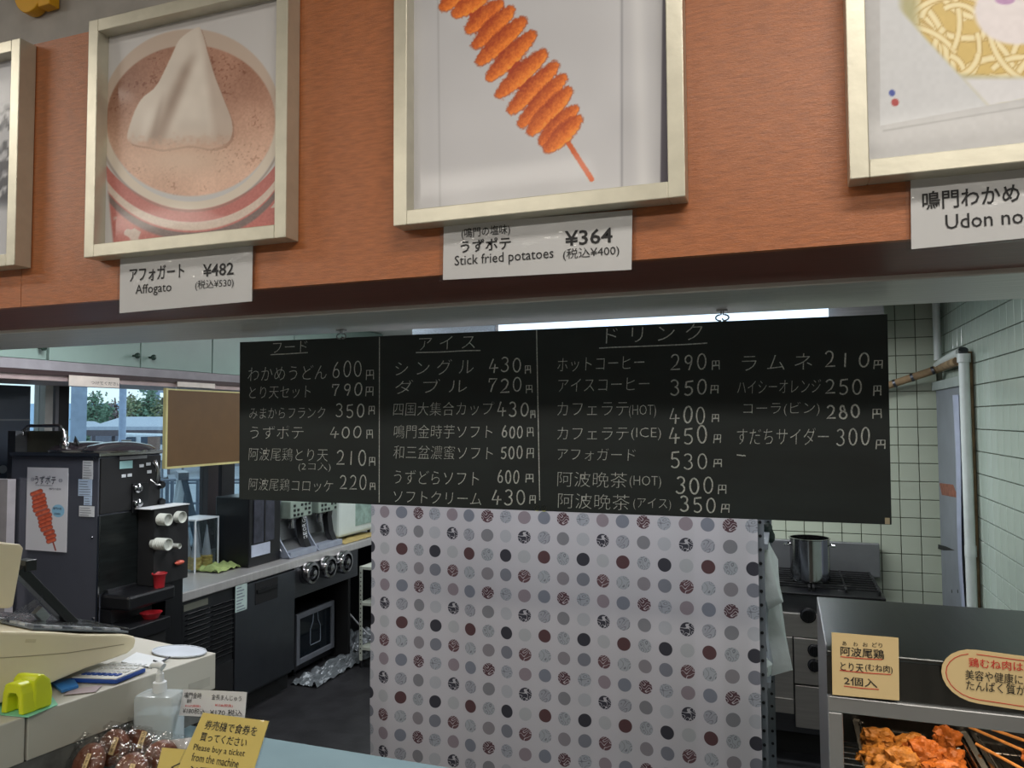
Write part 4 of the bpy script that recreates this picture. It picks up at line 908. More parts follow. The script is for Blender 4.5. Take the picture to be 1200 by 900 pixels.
for i, (x0, x1, y0, y1, m, lb_) in enumerate([(96.5, 109, 540, 561.5, M_lbl2, 'white instruction sticker highest on the machine side'), (91.5, 108, 562, 581, mat('blue_sticker', (178, 198, 222), .5), 'pale blue sticker on the machine side'),
        (98, 107.5, 582, 592, mat('blue_sticker', (178, 198, 222), .5), 'small pale sticker below the pale blue sticker'), (92.5, 110.5, 593.5, 605, M_lbl2, 'white sticker with dark header lowest on the machine side')]):
    a = oy(x0, y1, YP); c = oy(x1, y0, YP); t = thing('sticker', lb_, 'sticker', (a.x, YP, a.z)); MB().box(a.x, c.x, YP, YP+.001, a.z, c.z).build('sheet', m, t)
    b = MB(); H = c.z-a.z; k = max(2, int(H/.011))
    for j in range(k): zz = a.z+H*(j+.6)/(k+.4); b.box(a.x+.005, a.x+(c.x-a.x)*random.uniform(.6, .92), YP-.0006, YP-.0001, zz-.0012, zz+.0012)
    b.build('print_lines', mat('grey_print', (110, 116, 130), .6), t)['kind'] = 'stuff'
# ------------------------------------------------------------------ cup holder with paper cups
XU_ = -2.74; a = ox(177, 600, XU_); c = ox(221, 590, XU_)
ch = thing('cup_dispenser', 'black cup dispenser box between machine and counter', 'dispenser', (XU_-.1, (a.y+c.y)/2, .80))
zt_ = ox(221, 591, XU_).z; zb_ = ox(218, 672, XU_).z
bx('box', M_blkm, XU_-.095, XU_, a.y+.02, c.y, zb_-.02, zt_, parent=ch); bx('top_sheet', M_white, XU_-.095, XU_+.004, a.y-.004, c.y+.004, zt_, zt_+.004, parent=ch)
bx('pedestal', M_blk, XU_-.09, XU_-.01, a.y+.105, c.y-.02, .12, zb_-.02, parent=ch); bx('foot', M_blk, XU_-.095, XU_-.01, a.y+.105, c.y, 0, .12, parent=ch)
for x, y, lb_, L in ((197, 609, 'stack of white cups in the upper left of the black dispenser', .05), (213.5, 606, 'stack of white cups in the upper right of the black dispenser', .03), (197, 638, 'stack of white cups in the lower row of the black dispenser', .07), (210, 640, 'small white paper tube beside the lower cups', .05)):
    small = 'tube' in lb_; q = ox(x, y, XU_+L); r_ = .012 if small else .027
    t = thing('paper_tube' if small else 'cup_stack', lb_, 'tube' if small else 'cups', (XU_, q.y, q.z))
    b = MB(); n_ = 1 if small else 6
    prof = [(r_*.8, -.02)]
    for k in range(n_): h = L*(k+.2)/n_; prof += [(r_*.95, h), (r_*1.03, h+.002), (r_*1.03, h+.004), (r_*.95, h+.005)]
    prof += [(r_, L), (r_*1.03, L+.003), (r_*.93, L+.003), (r_*.75, L-.01)]
    MB().lathe(prof, (XU_, q.y, q.z), (1, 0, 0), 22).build('cups' if not small else 'tube', mat('cup_paper', (188, 192, 184), .5), t)
q = ox(208, 659, XU_)
tag(MB().blob((XU_+.012, q.y, q.z), (.012, .03, .012), 2, .2, 2).build('tape_dispenser', mat('red_white_item', (196, 90, 70), .4, var=.4, scale=60)), 'small red and white object low on the black dispenser', 'tool')
# ------------------------------------------------------------------ work counter with fridge
XK = oz(213, 690, .80).x; XK = -2.93; YK0 = ox(213, 690, XK).y; ZK = .80
YK1 = 5.75
wk = thing('work_counter', 'stainless worktop counter below the windows', 'counter', (XK-.3, 4.2, 0))
M_wt = mat('worktop_steel', (196, 194, 192), .36, .6, var=.06, scale=5, stretch=(1, 12, 1))
bx('worktop', M_wt, XW+.01, XK, YK0, YK1, ZK-.05, ZK, bevel=.006, parent=wk)
bx('left_end', M_st, XW+.03, XK-.02, YK0+.01, YK0+.03, .1, ZK-.05, parent=wk)
yf1 = ox(347, 700, XK).y; yd = ox(411, 660, XK).y
bx('fridge_body', M_dst, XW+.03, XK-.03, YK0+.03, yf1, .1, ZK-.05, parent=wk)
bx('plinth', M_blkm, XW+.05, XK-.06, YK0+.03, yf1, 0, .1, parent=wk)
# louver section
ylv0, ylv1 = ox(215, 740, XK).y, ox(276, 720, XK).y; ztp = ZK-.055
def kb(nm, m, y0, y1, z0_, z1_, d0, d1, parent, bevel=0): return bx(nm, m, XK+d0, XK+d1, y0, y1, z0_, z1_, bevel=bevel, parent=parent)
kb('louver_frame', mat('louver_dark', (48, 50, 52), .4, .5), ylv0, ylv1, .12, ztp, -.03, -.02, wk)
ym = (ylv0*.48+ylv1*.52)
for y0, y1 in ((ylv0+.03, ym-.012), (ym+.012, ylv1-.01)):
    for k in range(12):
        z = ztp-.07-k*.026
        MB().obox((XK-.012, (y0+y1)/2, z), (.010, 0, .007), (0, (y1-y0)/2, 0), (-.0008, 0, .001)).build('louver_slat', M_blk, wk)
kb('name_plate', mat('olive_label', (96, 98, 88), .5), ylv0+.02, ym-.01, ztp-.05, ztp-.015, -.02, -.018, wk)
kb('lower_panel', M_blkm, ylv0, ylv1, .12, ztp-.40, -.02, -.012, wk)
dr = kb('fridge_door', mat('fridge_door_steel', (92, 96, 102), .34, .9, var=.06), ylv1+.006, yf1-.006, .12, ztp-.005, -.03, -.006, wk, .003)
hy0, hy1 = ox(300, 690, XK).y, ox(326, 690, XK).y
kb('handle_recess', M_blkm, hy0, hy1, ox(312, 705, XK).z, ox(312, 680, XK).z, -.006, -.003, dr); kb('handle_lip', M_blk, hy0+.01, hy1-.01, ox(312, 692, XK).z, ox(312, 688, XK).z, -.003, .004, dr)
t = thing('sticker', 'pale vertical instruction sticker on the counter fridge', 'sticker', (XK-.003, ox(277, 700, XK).y, ox(283, 716, XK).z))
y0, y1, zq0, zq1 = ox(276.5, 700, XK).y, ox(290, 700, XK).y, ox(283, 716, XK).z, ox(283, 679, XK).z
kb('sheet', mat('sticker_mint', (176, 196, 190), .5), y0, y1, zq0, zq1, -.005, -.003, t)
b = MB()
for j in range(10): z = zq0+(zq1-zq0)*(j+.5)/10; b.box(XK-.003, XK-.0025, y0+.01, y0+(y1-y0)*random.uniform(.5, .85), z-.003, z+.003)
b.build('print_lines', mat('grey_print', (110, 116, 130), .6), t)['kind'] = 'stuff'
# right part: dispenser bay
kb('dispenser_panel', M_dst, yf1, yd+.12, ox(380, 672, XK).z-.1, ztp, -.03, -.015, wk)
bx('bay_side', M_blkm, XW+.03, XK-.02, yd, yd+.03, .0, ztp, parent=wk); bx('bay_back', M_blkm, XW+.02, XW+.05, yf1, YK1, 0, ztp, parent=wk)
bx('bay_end', M_dst, XW+.03, XK-.02, YK1-.04, YK1-.01, 0, ztp, parent=wk)
for i, (x, y, r_) in enumerate(((358, 671, .072), (379, 664, .075), (398, 658, .08))):
    q = ox(x, y, XK-.015); q = Vector((XK-.015, q.y, q.z))
    ds = thing('cup_tube', ('left', 'middle', 'right')[i]+' round stainless cup dispenser in the counter front', 'dispenser', q, 'stainless cup dispensers in the counter front')
    MB().lathe([(r_, 0), (r_, .05), (r_*.92, .062), (r_*.72, .066), (r_*.7, .05), (r_*.7, .02)], q, (1, 0, 0), 32).build('ring', M_pol, ds)
    MB().lathe([(r_*.7, .02), (r_*.55, .055), (r_*.5, .06), (r_*.3, .045)], q, (1, 0, 0), 28).build('inner_cone', M_dst, ds)
    MB().lathe([(r_*.3, .03), (r_*.3, .075), (r_*.15, .08)], q, (1, 0, 0), 18).build('centre_cap', M_pol, ds)
# small display fridge below
X_m = XK-.10; y0 = ox(348, 740, X_m).y; y1 = ox(392, 730, X_m).y; zq1 = ox(370, 712, X_m).z; zq0 = ox(370, 790, X_m).z
zq0 = max(zq0, .08)
mf = thing('display_fridge', 'small glass door display fridge under the dispensers', 'fridge', (X_m-.15, (y0+y1)/2, 0))
bx('cabinet', M_blk, X_m-.35, X_m-.02, y0, y1, zq0-.04, zq1, parent=mf)
b = MB(); w = .035
for a, b_, c, d in ((y0, y0+w, zq0, zq1), (y1-w, y1, zq0, zq1), (y0+w, y1-w, zq0, zq0+w), (y0+w, y1-w, zq1-w, zq1)): b.box(X_m-.02, X_m, a, b_, c, d)
dr = b.build('door_frame', mat('fridge_grey_frame', (120, 124, 132), .4, .4), mf, bevel=.003)
bx('door_glass', mat('dark_glass', (22, 28, 34), .08, .1), X_m-.015, X_m-.010, y0+w, y1-w, zq0+w, zq1-w, parent=dr)
yc_ = (y0+y1)/2; hh = zq1-zq0
pts = [(-.0, 0), (-.055, 0), (-.06, .04), (-.058, .28), (-.03, .4), (-.022, .6), (.022, .6), (.03, .4), (.058, .28), (.06, .04), (.055, 0), (0, 0)]
MB().tube([(X_m-.008, yc_+p*1.0, zq0+.09+q*hh*1.15) for p, q in pts], .003, 6).build('bottle_outline', mat('grey_print2', (120, 130, 142), .5), dr)
for y in (y0+.05, y1-.05):
    for x in (X_m-.3, X_m-.06): MB().cyl((x, y, 0), (x, y, zq0-.04), .015).build('foot', M_blk, mf)
M_foil = mat('crumpled_film', (112, 118, 122), .3, .3, var=.3, scale=30, bump=.8, bscale=30)
def foil(lb_, c, ax, ay, h, seed):
    from mathutils import noise
    b = MB().grid(lambda s, t: (c[0]+(s-.5)*ax, c[1]+(t-.5)*ay, .004+h*abs(noise.noise(Vector((s*5+seed, t*7, seed))))*2), 26, 30, False)
    tag(b.build('plastic_wrap', M_foil, solid=.001), lb_, 'wrap')
foil('crumpled clear plastic wrap on the floor before the display fridge', (XK+.03, (y0+y1)/2+.02, 0), .2, .7, .03, 1)
foil('clear plastic bags on the floor under the coffee counter', (XK-.15, y1+.40, 0), .3, .5, .04, 5)
b = MB(); q = ox(408, 690, XK-.2)
b.tube([(XK-.25, q.y, .66), (XK-.2, q.y+.02, .5), (XK-.22, q.y-.05, .3), (XK-.15, q.y+.05, .15), (XK-.1, q.y+.12, .05), (XK-.05, q.y+.2, .02)], .006, 8)
tag(b.build('power_cable', M_white), 'white cable hanging below the coffee counter', 'cable')
# cream slotted shelf leg behind the curtain edge
pf = oz(425, 783, .0); rl = thing('small_rack', 'cream slotted shelf rack beside the curtain edge', 'rack', (pf.x+.2, pf.y, 0))
zt_ = oy(425, 664, pf.y).z; wpx = oy(432, 700, pf.y).x-oy(418, 700, pf.y).x
MB().box(pf.x-.03, pf.x-.005, pf.y, pf.y+.003, .05, zt_).box(pf.x-.03, pf.x-.027, pf.y, pf.y+.03, .05, zt_).build('upright', mat('cream_steel', (178, 184, 172), .5), rl)
MB().box(pf.x-.03, pf.x-.027, pf.y+.4, pf.y+.43, .05, zt_).build('upright', mat('cream_steel', (1, 1, 1)), rl)
b = MB(); holes(b, pf.x-.017, pf.y, .1, zt_-.02, .03, .005); b.build('slot_holes', M_blkm, rl)['kind'] = 'stuff'
for z in (.12, .42, zt_-.02): bx('shelf', mat('cream_steel', (178, 184, 172)), pf.x-.03, pf.x+.7, pf.y+.003, pf.y+.43, z, z+.018, parent=rl)
MB().cyl((pf.x-.018, pf.y+.015, 0), (pf.x-.018, pf.y+.015, .05), .014).build('foot', M_blk, rl)
# ------------------------------------------------------------------ things on the worktop
def zk(x, y): return oz(x, y, ZK)
cbx = thing('cone_box', 'clear acrylic box of ice cream cones on the worktop', 'box', zk(232, 668))
c0 = zk(217, 672); L0, L1 = .19, .15; zt_ = oy(240, 615, c0.y+.1).z
H_ = .30; M_acf = mat('frosted_edge', (200, 206, 210), .4)
bx_, by_ = c0.x-.10, c0.y+.02
for a in ((bx_, bx_+.004, by_, by_+L0), (bx_+L1-.004, bx_+L1, by_, by_+L0), (bx_, bx_+L1, by_, by_+.004), (bx_, bx_+L1, by_+L0-.004, by_+L0)): MB().box(*a, ZK+.001, ZK+H_).build('side_wall', M_acr, cbx)
bx('lid', M_acf, bx_-.004, bx_+L1+.004, by_-.004, by_+L0+.004, ZK+H_, ZK+H_+.008, parent=cbx)
b = MB()
for x in (bx_, bx_+L1):
    for y in (by_, by_+L0): b.box(x-.004, x+.004, y-.004, y+.004, ZK+.001, ZK+H_)
b.build('corner_edge', M_acf, cbx)
M_cone = mat('wafer_cone', (206, 178, 96), .7, var=.25, scale=60); M_wrap = mat('cone_paper', (186, 190, 194), .4)
for i, (fx_, fy_) in enumerate(((.045, .05), (.11, .05), (.045, .14), (.11, .14))):
    c = Vector((bx_+fx_, by_+fy_, ZK+.012)); t = thing('ice_cream_cone', ('stack of wafer cones at the front left of the acrylic box', 'stack of wafer cones at the front right of the acrylic box', 'stack of wafer cones at the back left of the acrylic box', 'stack of wafer cones at the back right of the acrylic box')[i], 'cone', c, 'cone stacks in the acrylic box')
    b = MB()
    for k in range(4): b.lathe([(.034, 0), (.036, .012), (.03, .02)], c+Vector((0, 0, .017*k)), n=16)
    b.build('wafer_rims', M_cone, t); MB().lathe([(.028, .07), (.003, .25)], c, n=14).build('paper_sleeve', M_wrap, t)
from mathutils import noise
c = zk(256, 668)
b = MB().grid(lambda s, t: (c.x+(s-.5)*.16, c.y+(t-.35)*.26, ZK+.006+.05*abs(noise.noise(Vector((s*3, t*4, 2))))+.02*math.sin(s*3.1)*math.sin(t*3.1)), 20, 24)
tag(b.build('dish_cloth', mat('green_cloth', (148, 166, 104), .9, var=.15, scale=40, bump=.4), solid=.003), 'crumpled green cloth lying on the worktop edge', 'cloth')
# utensil tray with bottles
c = zk(283, 638)
ut = thing('bottle_tray', 'small black tray with bottles at the back of the worktop', 'tray', c)
bx('tray', M_blk, c.x-.06, c.x+.06, c.y-.02, c.y+.12, ZK+.001, ZK+.045, parent=ut)
for i, (dx, dy, h, r_, m, lb_) in enumerate(((-.02, .02, .20, .022, mat('red_sauce', (180, 40, 40), .3), 'red bottle standing in the small black tray'), (.025, .06, .27, .024, M_white, 'tall white bottle standing in the small black tray'), (-.03, .08, .25, .024, mat('clear_grey_cup', (150, 160, 166), .3), 'grey cup stack in the small black tray'))):
    q = c+Vector((dx, dy, .03)); q.z = ZK+.046
    tag(MB().lathe([(r_, 0), (r_, h*.7), (r_*.6, h*.82), (r_*.45, h*.85), (r_*.45, h)], q, n=16).build('bottle', m), lb_, 'bottle')
# grinder
g0 = zk(289, 643); g1 = zk(322, 650)
XG = XK-.10; ya, yb = ox(289, 640, XG).y, ox(322, 640, XG).y
ya, yb = ox(290, 640, XG-.02).y, ox(327, 640, XG-.02).y
cg = thing('coffee_grinder', 'black coffee bean dispenser beside the chrome coffee machine', 'coffee machine', (XG-.12, (ya+yb)/2, ZK))
bx('body', M_blk, XG-.26, XG-.01, ya, yb, ZK, ZK+.42, bevel=.006, parent=cg)
bx('window', mat('smoky_window', (62, 64, 74), .12, .2, var=.4, scale=14), XG-.01, XG-.004, ya+.04, yb-.07, ZK+.14, ZK+.40, parent=cg)
bx('window_bar', M_blk, XG-.004, XG-.001, (ya+yb)/2-.02, (ya+yb)/2-.008, ZK+.14, ZK+.40, parent=cg)
bx('base_label', mat('pale_blue_label', (176, 184, 200), .5), XG-.01, XG-.004, ya+.02, yb-.11, ZK+.06, ZK+.13, parent=cg)
# coffee machines
def coffee(lb_, y0, y1, letter):
    t = thing('coffee_machine', lb_, 'coffee machine', (XG-.1, (y0+y1)/2, ZK), 'twin coffee machines on the worktop')
    X1 = XG+.02; w = y1-y0
    prof = [(X1-.02, ZK+.02), (X1-.10, ZK+.10), (X1-.13, ZK+.22), (X1-.10, ZK+.32), (X1-.02, ZK+.46), (X1-.32, ZK+.46), (X1-.32, ZK+.02)]
    MB().prism([(x, y0, z) for x, z in prof], (0, w, 0)).build('body', M_st, t, bevel=.004)
    bx('drip_base', mat('silver_plastic', (150, 158, 172), .35, .3), X1-.14, X1+.03, y0-.005, y1+.005, ZK+.001, ZK+.04, bevel=.004, parent=t)
    bx('button_head', mat('coffee_head', (150, 166, 154), .4, .3), X1-.10, X1+.01, y0+.02, y1-.03, ZK+.25, ZK+.36, bevel=.006, parent=t)
    for k in range(5):
        for j in range(3):
            if (k+j) % 4 == 3: continue
            yy = y0+.05+k*(w-.12)/4; bx('button', M_blk, X1+.01, X1+.014, yy, yy+.02, ZK+.262+j*.03, ZK+.278+j*.03, parent=t)
    MB().lathe([(.018, 0), (.016, .05), (.01, .07)], (X1-.04, y0+w*.35, ZK+.18), n=14).build('spout', M_pol, t)
    MB().tube([(X1-.04, y0+w*.2, ZK+.245), (X1-.04, y0+w*.6, ZK+.24)], .008, 8).build('spout_bar', M_blk, t)
    b = MB()
    spine = [(X1-.01, ZK+.03), (X1-.045, ZK+.10), (X1-.06, ZK+.20), (X1-.045, ZK+.28), (X1+.0, ZK+.36)]
    b.prism([(x+.012, y1-.07, z) for x, z in spine]+[(x-.03, y1-.07, z) for x, z in spine[::-1]], (0, .055, 0)); b.build('black_strip', M_blk, t)
    if letter:
        b = MB(); zz0, zz1 = ZK+.09, ZK+.28
        word = 'GEORGIA'
        for k, chh in enumerate(word):
            z = zz0+(zz1-zz0)*k/len(word); fx2 = np.interp(z+.01, [q[1] for q in spine], [q[0] for q in spine])+.0145
            write(b, chh, (fx2, y1-.022, z), (0, 0, .022), (0, -.04, 0), (0, 0, 0), .004)
        b.build('lettering', M_white, t)['kind'] = 'stuff'
    sp_ = MB(); sd = [(X1+.03, ZK+.01), (X1-.05, ZK+.12), (X1-.075, ZK+.24), (X1-.05, ZK+.36), (X1+.0, ZK+.46)]
    sp_.prism([(x, y0-.012, z) for x, z in sd]+[(x-.04, y0-.012, z) for x, z in sd[::-1]], (0, .012, 0)); sp_.build('side_rib', mat('silver_plastic', (1, 1, 1)), t, bevel=.002)
yb2 = ox(364, 620, XG).y; yb3 = ox(394, 615, XG).y
coffee('left chrome coffee machine with dark lettered strip', yb+.03, yb2, True); coffee('right chrome coffee machine next to the white microwave', yb2+.03, yb3, False)
# microwave
Xw = XG-.02; y0 = ox(394, 610, Xw).y+.04; y1 = min(ox(434, 610, Xw).y+.1, 5.7)
mw = thing('microwave', 'white microwave at the end of the worktop', 'microwave', (Xw-.17, (y0+y1)/2, ZK))
bx('body', mat('microwave_white', (196, 206, 200), .4, var=.03), Xw-.35, Xw, y0, y1, ZK+.03, ZK+.36, bevel=.02, parent=mw)
bx('window', mat('microwave_window', (132, 156, 146), .2, var=.3, scale=20), Xw, Xw+.004, (y0+y1)/2-.05, y1-.04, ZK+.09, ZK+.30, parent=mw)
for y in (y0+.04, y1-.04): MB().cyl((Xw-.05, y, ZK), (Xw-.05, y, ZK+.03), .012).build('foot', M_blk, mw)
c = oz(414, 629, ZK); c.y = min(c.y, 5.5); c.x = XK-.08
b = MB().grid(lambda s, t: (c.x-.04+(s-.5)*.18, 5.0+(t-.5)*.55, ZK+.004+.012*abs(noise.noise(Vector((s*3, t*6, 7))))), 10, 20)
tag(b.build('kraft_paper', mat('kraft', (170, 152, 96), .8), solid=.002), 'tan paper sheets lying before the microwave', 'paper')
# ------------------------------------------------------------------ till and things around it
ZD = 1.025; A0 = oz(32, 839, ZD); B0 = oz(253, 765, ZD); dv = (B0-A0).normalized(); rv = Vector((dv.y, -dv.x, 0)); zv = Vector((0, 0, 1))
LD = (B0-A0).length
def loc_(a, r_, z): return A0+dv*a+rv*r_+zv*(z-ZD)
def rbox(nm, m, a0, a1, r0, r1, z0_, z1_, parent=None, bevel=0):
    c = loc_((a0+a1)/2, (r0+r1)/2, (z0_+z1_)/2)
    return MB().obox(c, dv*(a1-a0)/2, rv*(r1-r0)/2, zv*(z1_-z0_)/2).build(nm, m, parent, bevel)
cd = thing('till_box', 'grey metal cash box under the cream till', 'cash box', loc_(LD/2, -.2, .93))
rbox('case', M_grey, .001, LD, -.42, 0, .925, ZD, cd, .003); rbox('side_inset', mat('grey_metal_inset', (168, 166, 156), .5), LD-.09, LD-.02, 0, .0006, .94, .965, cd)
cd2 = thing('till_box', 'nearer grey metal box at the left bottom corner', 'cash box', loc_(-.2, -.2, .93))
rbox('case', M_grey, -.5, -.004, -.42, 0, .925, ZD, cd2, .003)
tag(rbox('stone_plinth', mat('grey_stone', (92, 94, 92), .5, var=.35, scale=26), -.4, LD-.03, -.4, -.004, .85, .924), 'grey speckled plinth under the grey cash drawers', 'plinth')
# cream till body
off = -.10; pn = rv; pp = A0+rv*off
prof = [(-60, 741), (0, 740), (60, 741), (100, 744), (150, 744), (158, 746), (160, 750), (158, 759), (150, 766), (100, 784), (60, 801), (40, 811), (-60, 846)]
PT = [op(x, y, pp, pn) for x, y in prof]
for p_ in PT: p_.z = max(p_.z, ZD+.002)
tl = thing('cash_register', 'cream cash register with sloping keyboard at the left edge', 'cash register', loc_(.1, -.25, ZD))
MB().prism(PT, -rv*.34).build('body', M_cream, tl, bevel=.006)
KT = [op(x, y, pp-rv*.02, pn) for x, y in ((38, 739.5), (100, 742.5), (150, 743))]
n_k = (KT[2]-KT[0]).normalized(); up_k = n_k.cross(-rv).normalized(); up_k = up_k if up_k.z > 0 else -up_k
MB().prism([KT[0]+up_k*.003, KT[2]+up_k*.003, KT[2]+up_k*.003-rv*.30, KT[0]+up_k*.003-rv*.30], up_k*.004).build('key_bed', mat('key_bed', (110, 118, 126), .3, .2), tl)
for i in range(9):
    for j in range(7):
        c = KT[0].lerp(KT[2], (i+.6)/9.6)-rv*(.025+j*.038)+up_k*.009
        MB().obox(c, n_k*.009, rv*.014, up_k*.003).build('key', M_lbl2 if (i+j) % 3 else mat('grey_key', (110, 116, 124), .5), tl)
MB().prism([KT[0]+up_k*.016, KT[2]+up_k*.014, KT[2]+up_k*.014-rv*.30, KT[0]+up_k*.016-rv*.30], up_k*.001).build('key_cover', M_film, tl)
MB().tube([op(x, y, pp, pn)+rv*.001 for x, y in ((-20, 772), (30, 769), (80, 765), (145, 755))], .0008, 6).build('seam', mat('seam_grey', (150, 140, 116), .6), tl)
MB().obox(op(36, 751, pp, pn), n_k*.012, rv*.001, up_k*.004).build('latch', mat('latch_cream', (190, 180, 150), .5), tl)
D1 = [op(x, y, pp-rv*.08, pn) for x, y in ((-30, 634), (24, 638), (28, 642), (16, 710), (12, 713), (-30, 712))]
MB().prism(D1, -rv*.26).build('display_back', M_cream, tl, bevel=.004)
q0 = op(20, 666, pp-rv*.14, pn); q1 = op(84, 731, pp-rv*.14, pn); dd = (q1-q0).normalized(); nn = dd.cross(rv)
MB().obox((q0+q1)/2, dd*((q1-q0).length/2), rv*.018, nn*.012).build('display_arm', M_blk, tl, bevel=.002)
MB().obox((q0+q1)/2+nn*.0-zv*.0-nn*.013, dd*((q1-q0).length/2), rv*.01, nn*.001).build('arm_strip', M_dst, tl)
q2 = op(31, 662, pp-rv*.14, pn); MB().obox(q2, dv*.014, rv*.022, zv*.014).build('arm_bracket', M_blk, tl, bevel=.002)
q2 = op(48, 720, pp-rv*.12, pn); MB().obox(q2, (dv+zv*.8)*.009, rv*.01, (zv-dv*.8)*.014).build('hinge', M_st, tl, bevel=.001)
MB().grid(lambda s, t: op(-10+60*s, 735-36*(s)*(1-t)*1.0-2, pp-rv*(.1+.1*t), pn), 12, 8).build('dust_cover', M_film, tl)
# lime desk stand
lp0 = oz(28, 838, ZD+.002); ls = thing('tape_dispenser', 'lime green plastic holder on a green card', 'tape dispenser', (lp0.x, lp0.y, ZD))
gx0 = oz(52, 838, ZD+.002); fd = Vector((.86, -.5, 0)).normalized()
tag(MB().prism([oz(x, y, ZD+.0015) for x, y in ((0, 838), (33, 841), (68, 826), (60, 815), (0, 816))], (0, 0, .001)).build('green_card', mat('green_card', (120, 190, 160), .5)), 'pale green card under the lime green holder', 'card')
C0 = oz(27, 838.5, ZD+.003); ex = (oz(1, 832, ZD+.003)-C0); Wd = .062; ex = Vector((-1, -.10, 0)).normalized(); ey = Vector((.12, 1, 0)).normalized(); Hh = .082
def P3(u, v, w): return C0+ex*u+ey*v+zv*w
outer = [(0, 0), (0.004, .045), (.010, Hh-.018), (.020, Hh-.014), (Wd-.02, Hh-.014), (Wd-.01, Hh-.018), (Wd-.004, .045), (Wd, 0)]
inner = [(Wd-.014, 0), (Wd-.016, .035), (Wd-.022, .045), (.022, .045), (.016, .035), (.014, 0)]
b = MB(); b.prism([P3(u, 0, w) for u, w in outer+inner], ey*.03); b.build('front_arch', M_lime, ls, bevel=.003)
side = [(.024, 0), (.024, Hh-.014), (.034, Hh-.003), (.048, Hh-.006), (.062, Hh-.02), (.068, .03), (.066, 0)]
b = MB(); b.prism([P3(0, v, w) for v, w in side], ex*Wd); b.build('shell', M_lime, ls, bevel=.005)
for u, w in ((.03, .036), (.026, .014)): MB().lathe([(.004, 0), (.003, .004)], P3(u, .029, w), -ey, 10).build('pin', M_blk, ls)
# calculator, papers, blue tray
cal = thing('calculator', 'white and blue calculator lying on the cash drawer', 'calculator', oz(125, 790, ZD))
cq = [oz(x, y, ZD+.012) for x, y in ((82, 795), (136, 797), (171, 783), (133, 776))]
MB().prism(cq, (0, 0, -.010)).build('base', M_blue, cal, bevel=.002); ccn = sum(cq, Vector())/4
MB().prism([p+(ccn-p)*.05+zv*.0004 for p in cq], (0, 0, .0025)).build('face', mat('calculator_white', (214, 216, 214), .4), cal)
e1_ = (cq[1]-cq[0]); e2_ = (cq[3]-cq[0])
for i in range(7):
    for j in range(4):
        c = cq[0]+e1_*(.14+.12*i)+e2_*(.2+.2*j)+zv*.0045
        MB().obox(c, e1_*.04, e2_*.055, zv*.0012).build('key', M_blue if j == 0 else M_white, cal)
tag(MB().prism([oz(x, y, ZD+.004) for x, y in ((58, 800), (86, 797), (92, 806), (72, 812))], (0, 0, .006)).build('blue_tray', mat('sky_plastic', (50, 120, 190), .3)), 'bright blue coin tray beside the calculator', 'tray')
tag(MB().prism([oz(x, y, ZD+.002) for x, y in ((142, 776), (160, 765), (196, 773), (178, 783))], (0, 0, .002)).build('paper_sheet', M_white), 'white paper slip between calculator and metal tray', 'paper')
tag(MB().prism([oz(x, y, ZD+.002) for x, y in ((74, 815), (84, 808), (120, 803), (112, 811))], (0, 0, .001)).build('paper_sheet', mat('mauve_paper', (160, 146, 150), .6)), 'mauve grey paper on the drawer edge', 'paper')
ctr = oz(210, 764, ZD+.003)
b = MB(); ring = [ctr+Vector((math.cos(t)*.085, math.sin(t)*.05, 0)) for t in [i*math.pi/12 for i in range(24)]]
b.prism(ring, (0, 0, .002)); t = tag(b.build('coin_tray', mat('pale_tray', (190, 198, 208), .3)), 'oval pale tray on the rear end of the cash drawer', 'tray')
b = MB().tube([p+zv*.003 for p in ring], .0015, 6, closed=True); b.build('rim', mat('pale_tray', (1, 1, 1)), t)
p = oz(186, 777, ZD+.006); pen = thing('clip', 'small metal clip beside the paper slip', 'clip', p)
MB().tube([oz(178, 779, ZD+.006), oz(190, 775, ZD+.006), oz(199, 770, ZD+.008)], .0025, 8).build('arm', M_dst, pen); MB().tube([oz(180, 774, ZD+.006), oz(192, 778, ZD+.006)], .002, 8).build('arm', M_dst, pen)
# hand sanitiser
bc = oz(186, 881, .85)
sb = thing('pump_bottle', 'square pump bottle of clear hand sanitiser on the counter', 'bottle', (bc.x, bc.y, .85))
w = .052; zt_ = oy(186, 812, bc.y).z; rotq = Matrix.Rotation(R(14), 3, 'Z')
b = MB(); V = lambda x, y, z: Vector((bc.x, bc.y, 0))+rotq@Vector((x, y, 0))+zv*z
def ring4(s, z, r=.008):
    o = []
    for sx_, sy_, a in ((1, 1, 0), (-1, 1, 90), (-1, -1, 180), (1, -1, 270)):
        for k in range(5): q = R(a+22.5*k); o.append(V(sx_*(s*w-r)+r*math.cos(q), sy_*(s*w*.62-r)+r*math.sin(q), z))
    return o
def loft(rings):
    n = len(rings[0]); b = MB(); f = [list(range(n))[::-1], [(len(rings)-1)*n+i for i in range(n)]]
    for k in range(len(rings)-1):
        for i in range(n): j = (i+1) % n; f.append((k*n+i, k*n+j, (k+1)*n+j, (k+1)*n+i))
    return b.add(sum(rings, []), f, True)
loft([ring4(.96, .851), ring4(1, .858), ring4(1, zt_-.006), ring4(.94, zt_), ring4(.4, zt_+.006, .004)]).build('bottle_body', mat('gel_bottle', (206, 214, 216), .12, alpha=.5, var=.02), sb)
loft([ring4(.92, .855), ring4(.95, .862), ring4(.95, zt_-.045), ring4(.93, zt_-.043)]).build('gel', mat('gel', (184, 202, 208), .2, var=.02, alpha=.75), sb)
zn = zt_+.004; c = V(0, 0, zn)
MB().lathe([(.017, 0), (.017, .006), (.016, .024), (.010, .026), (.009, .045), (.006, .046), (.006, .06)], c, n=22).build('pump_collar', M_white, sb)
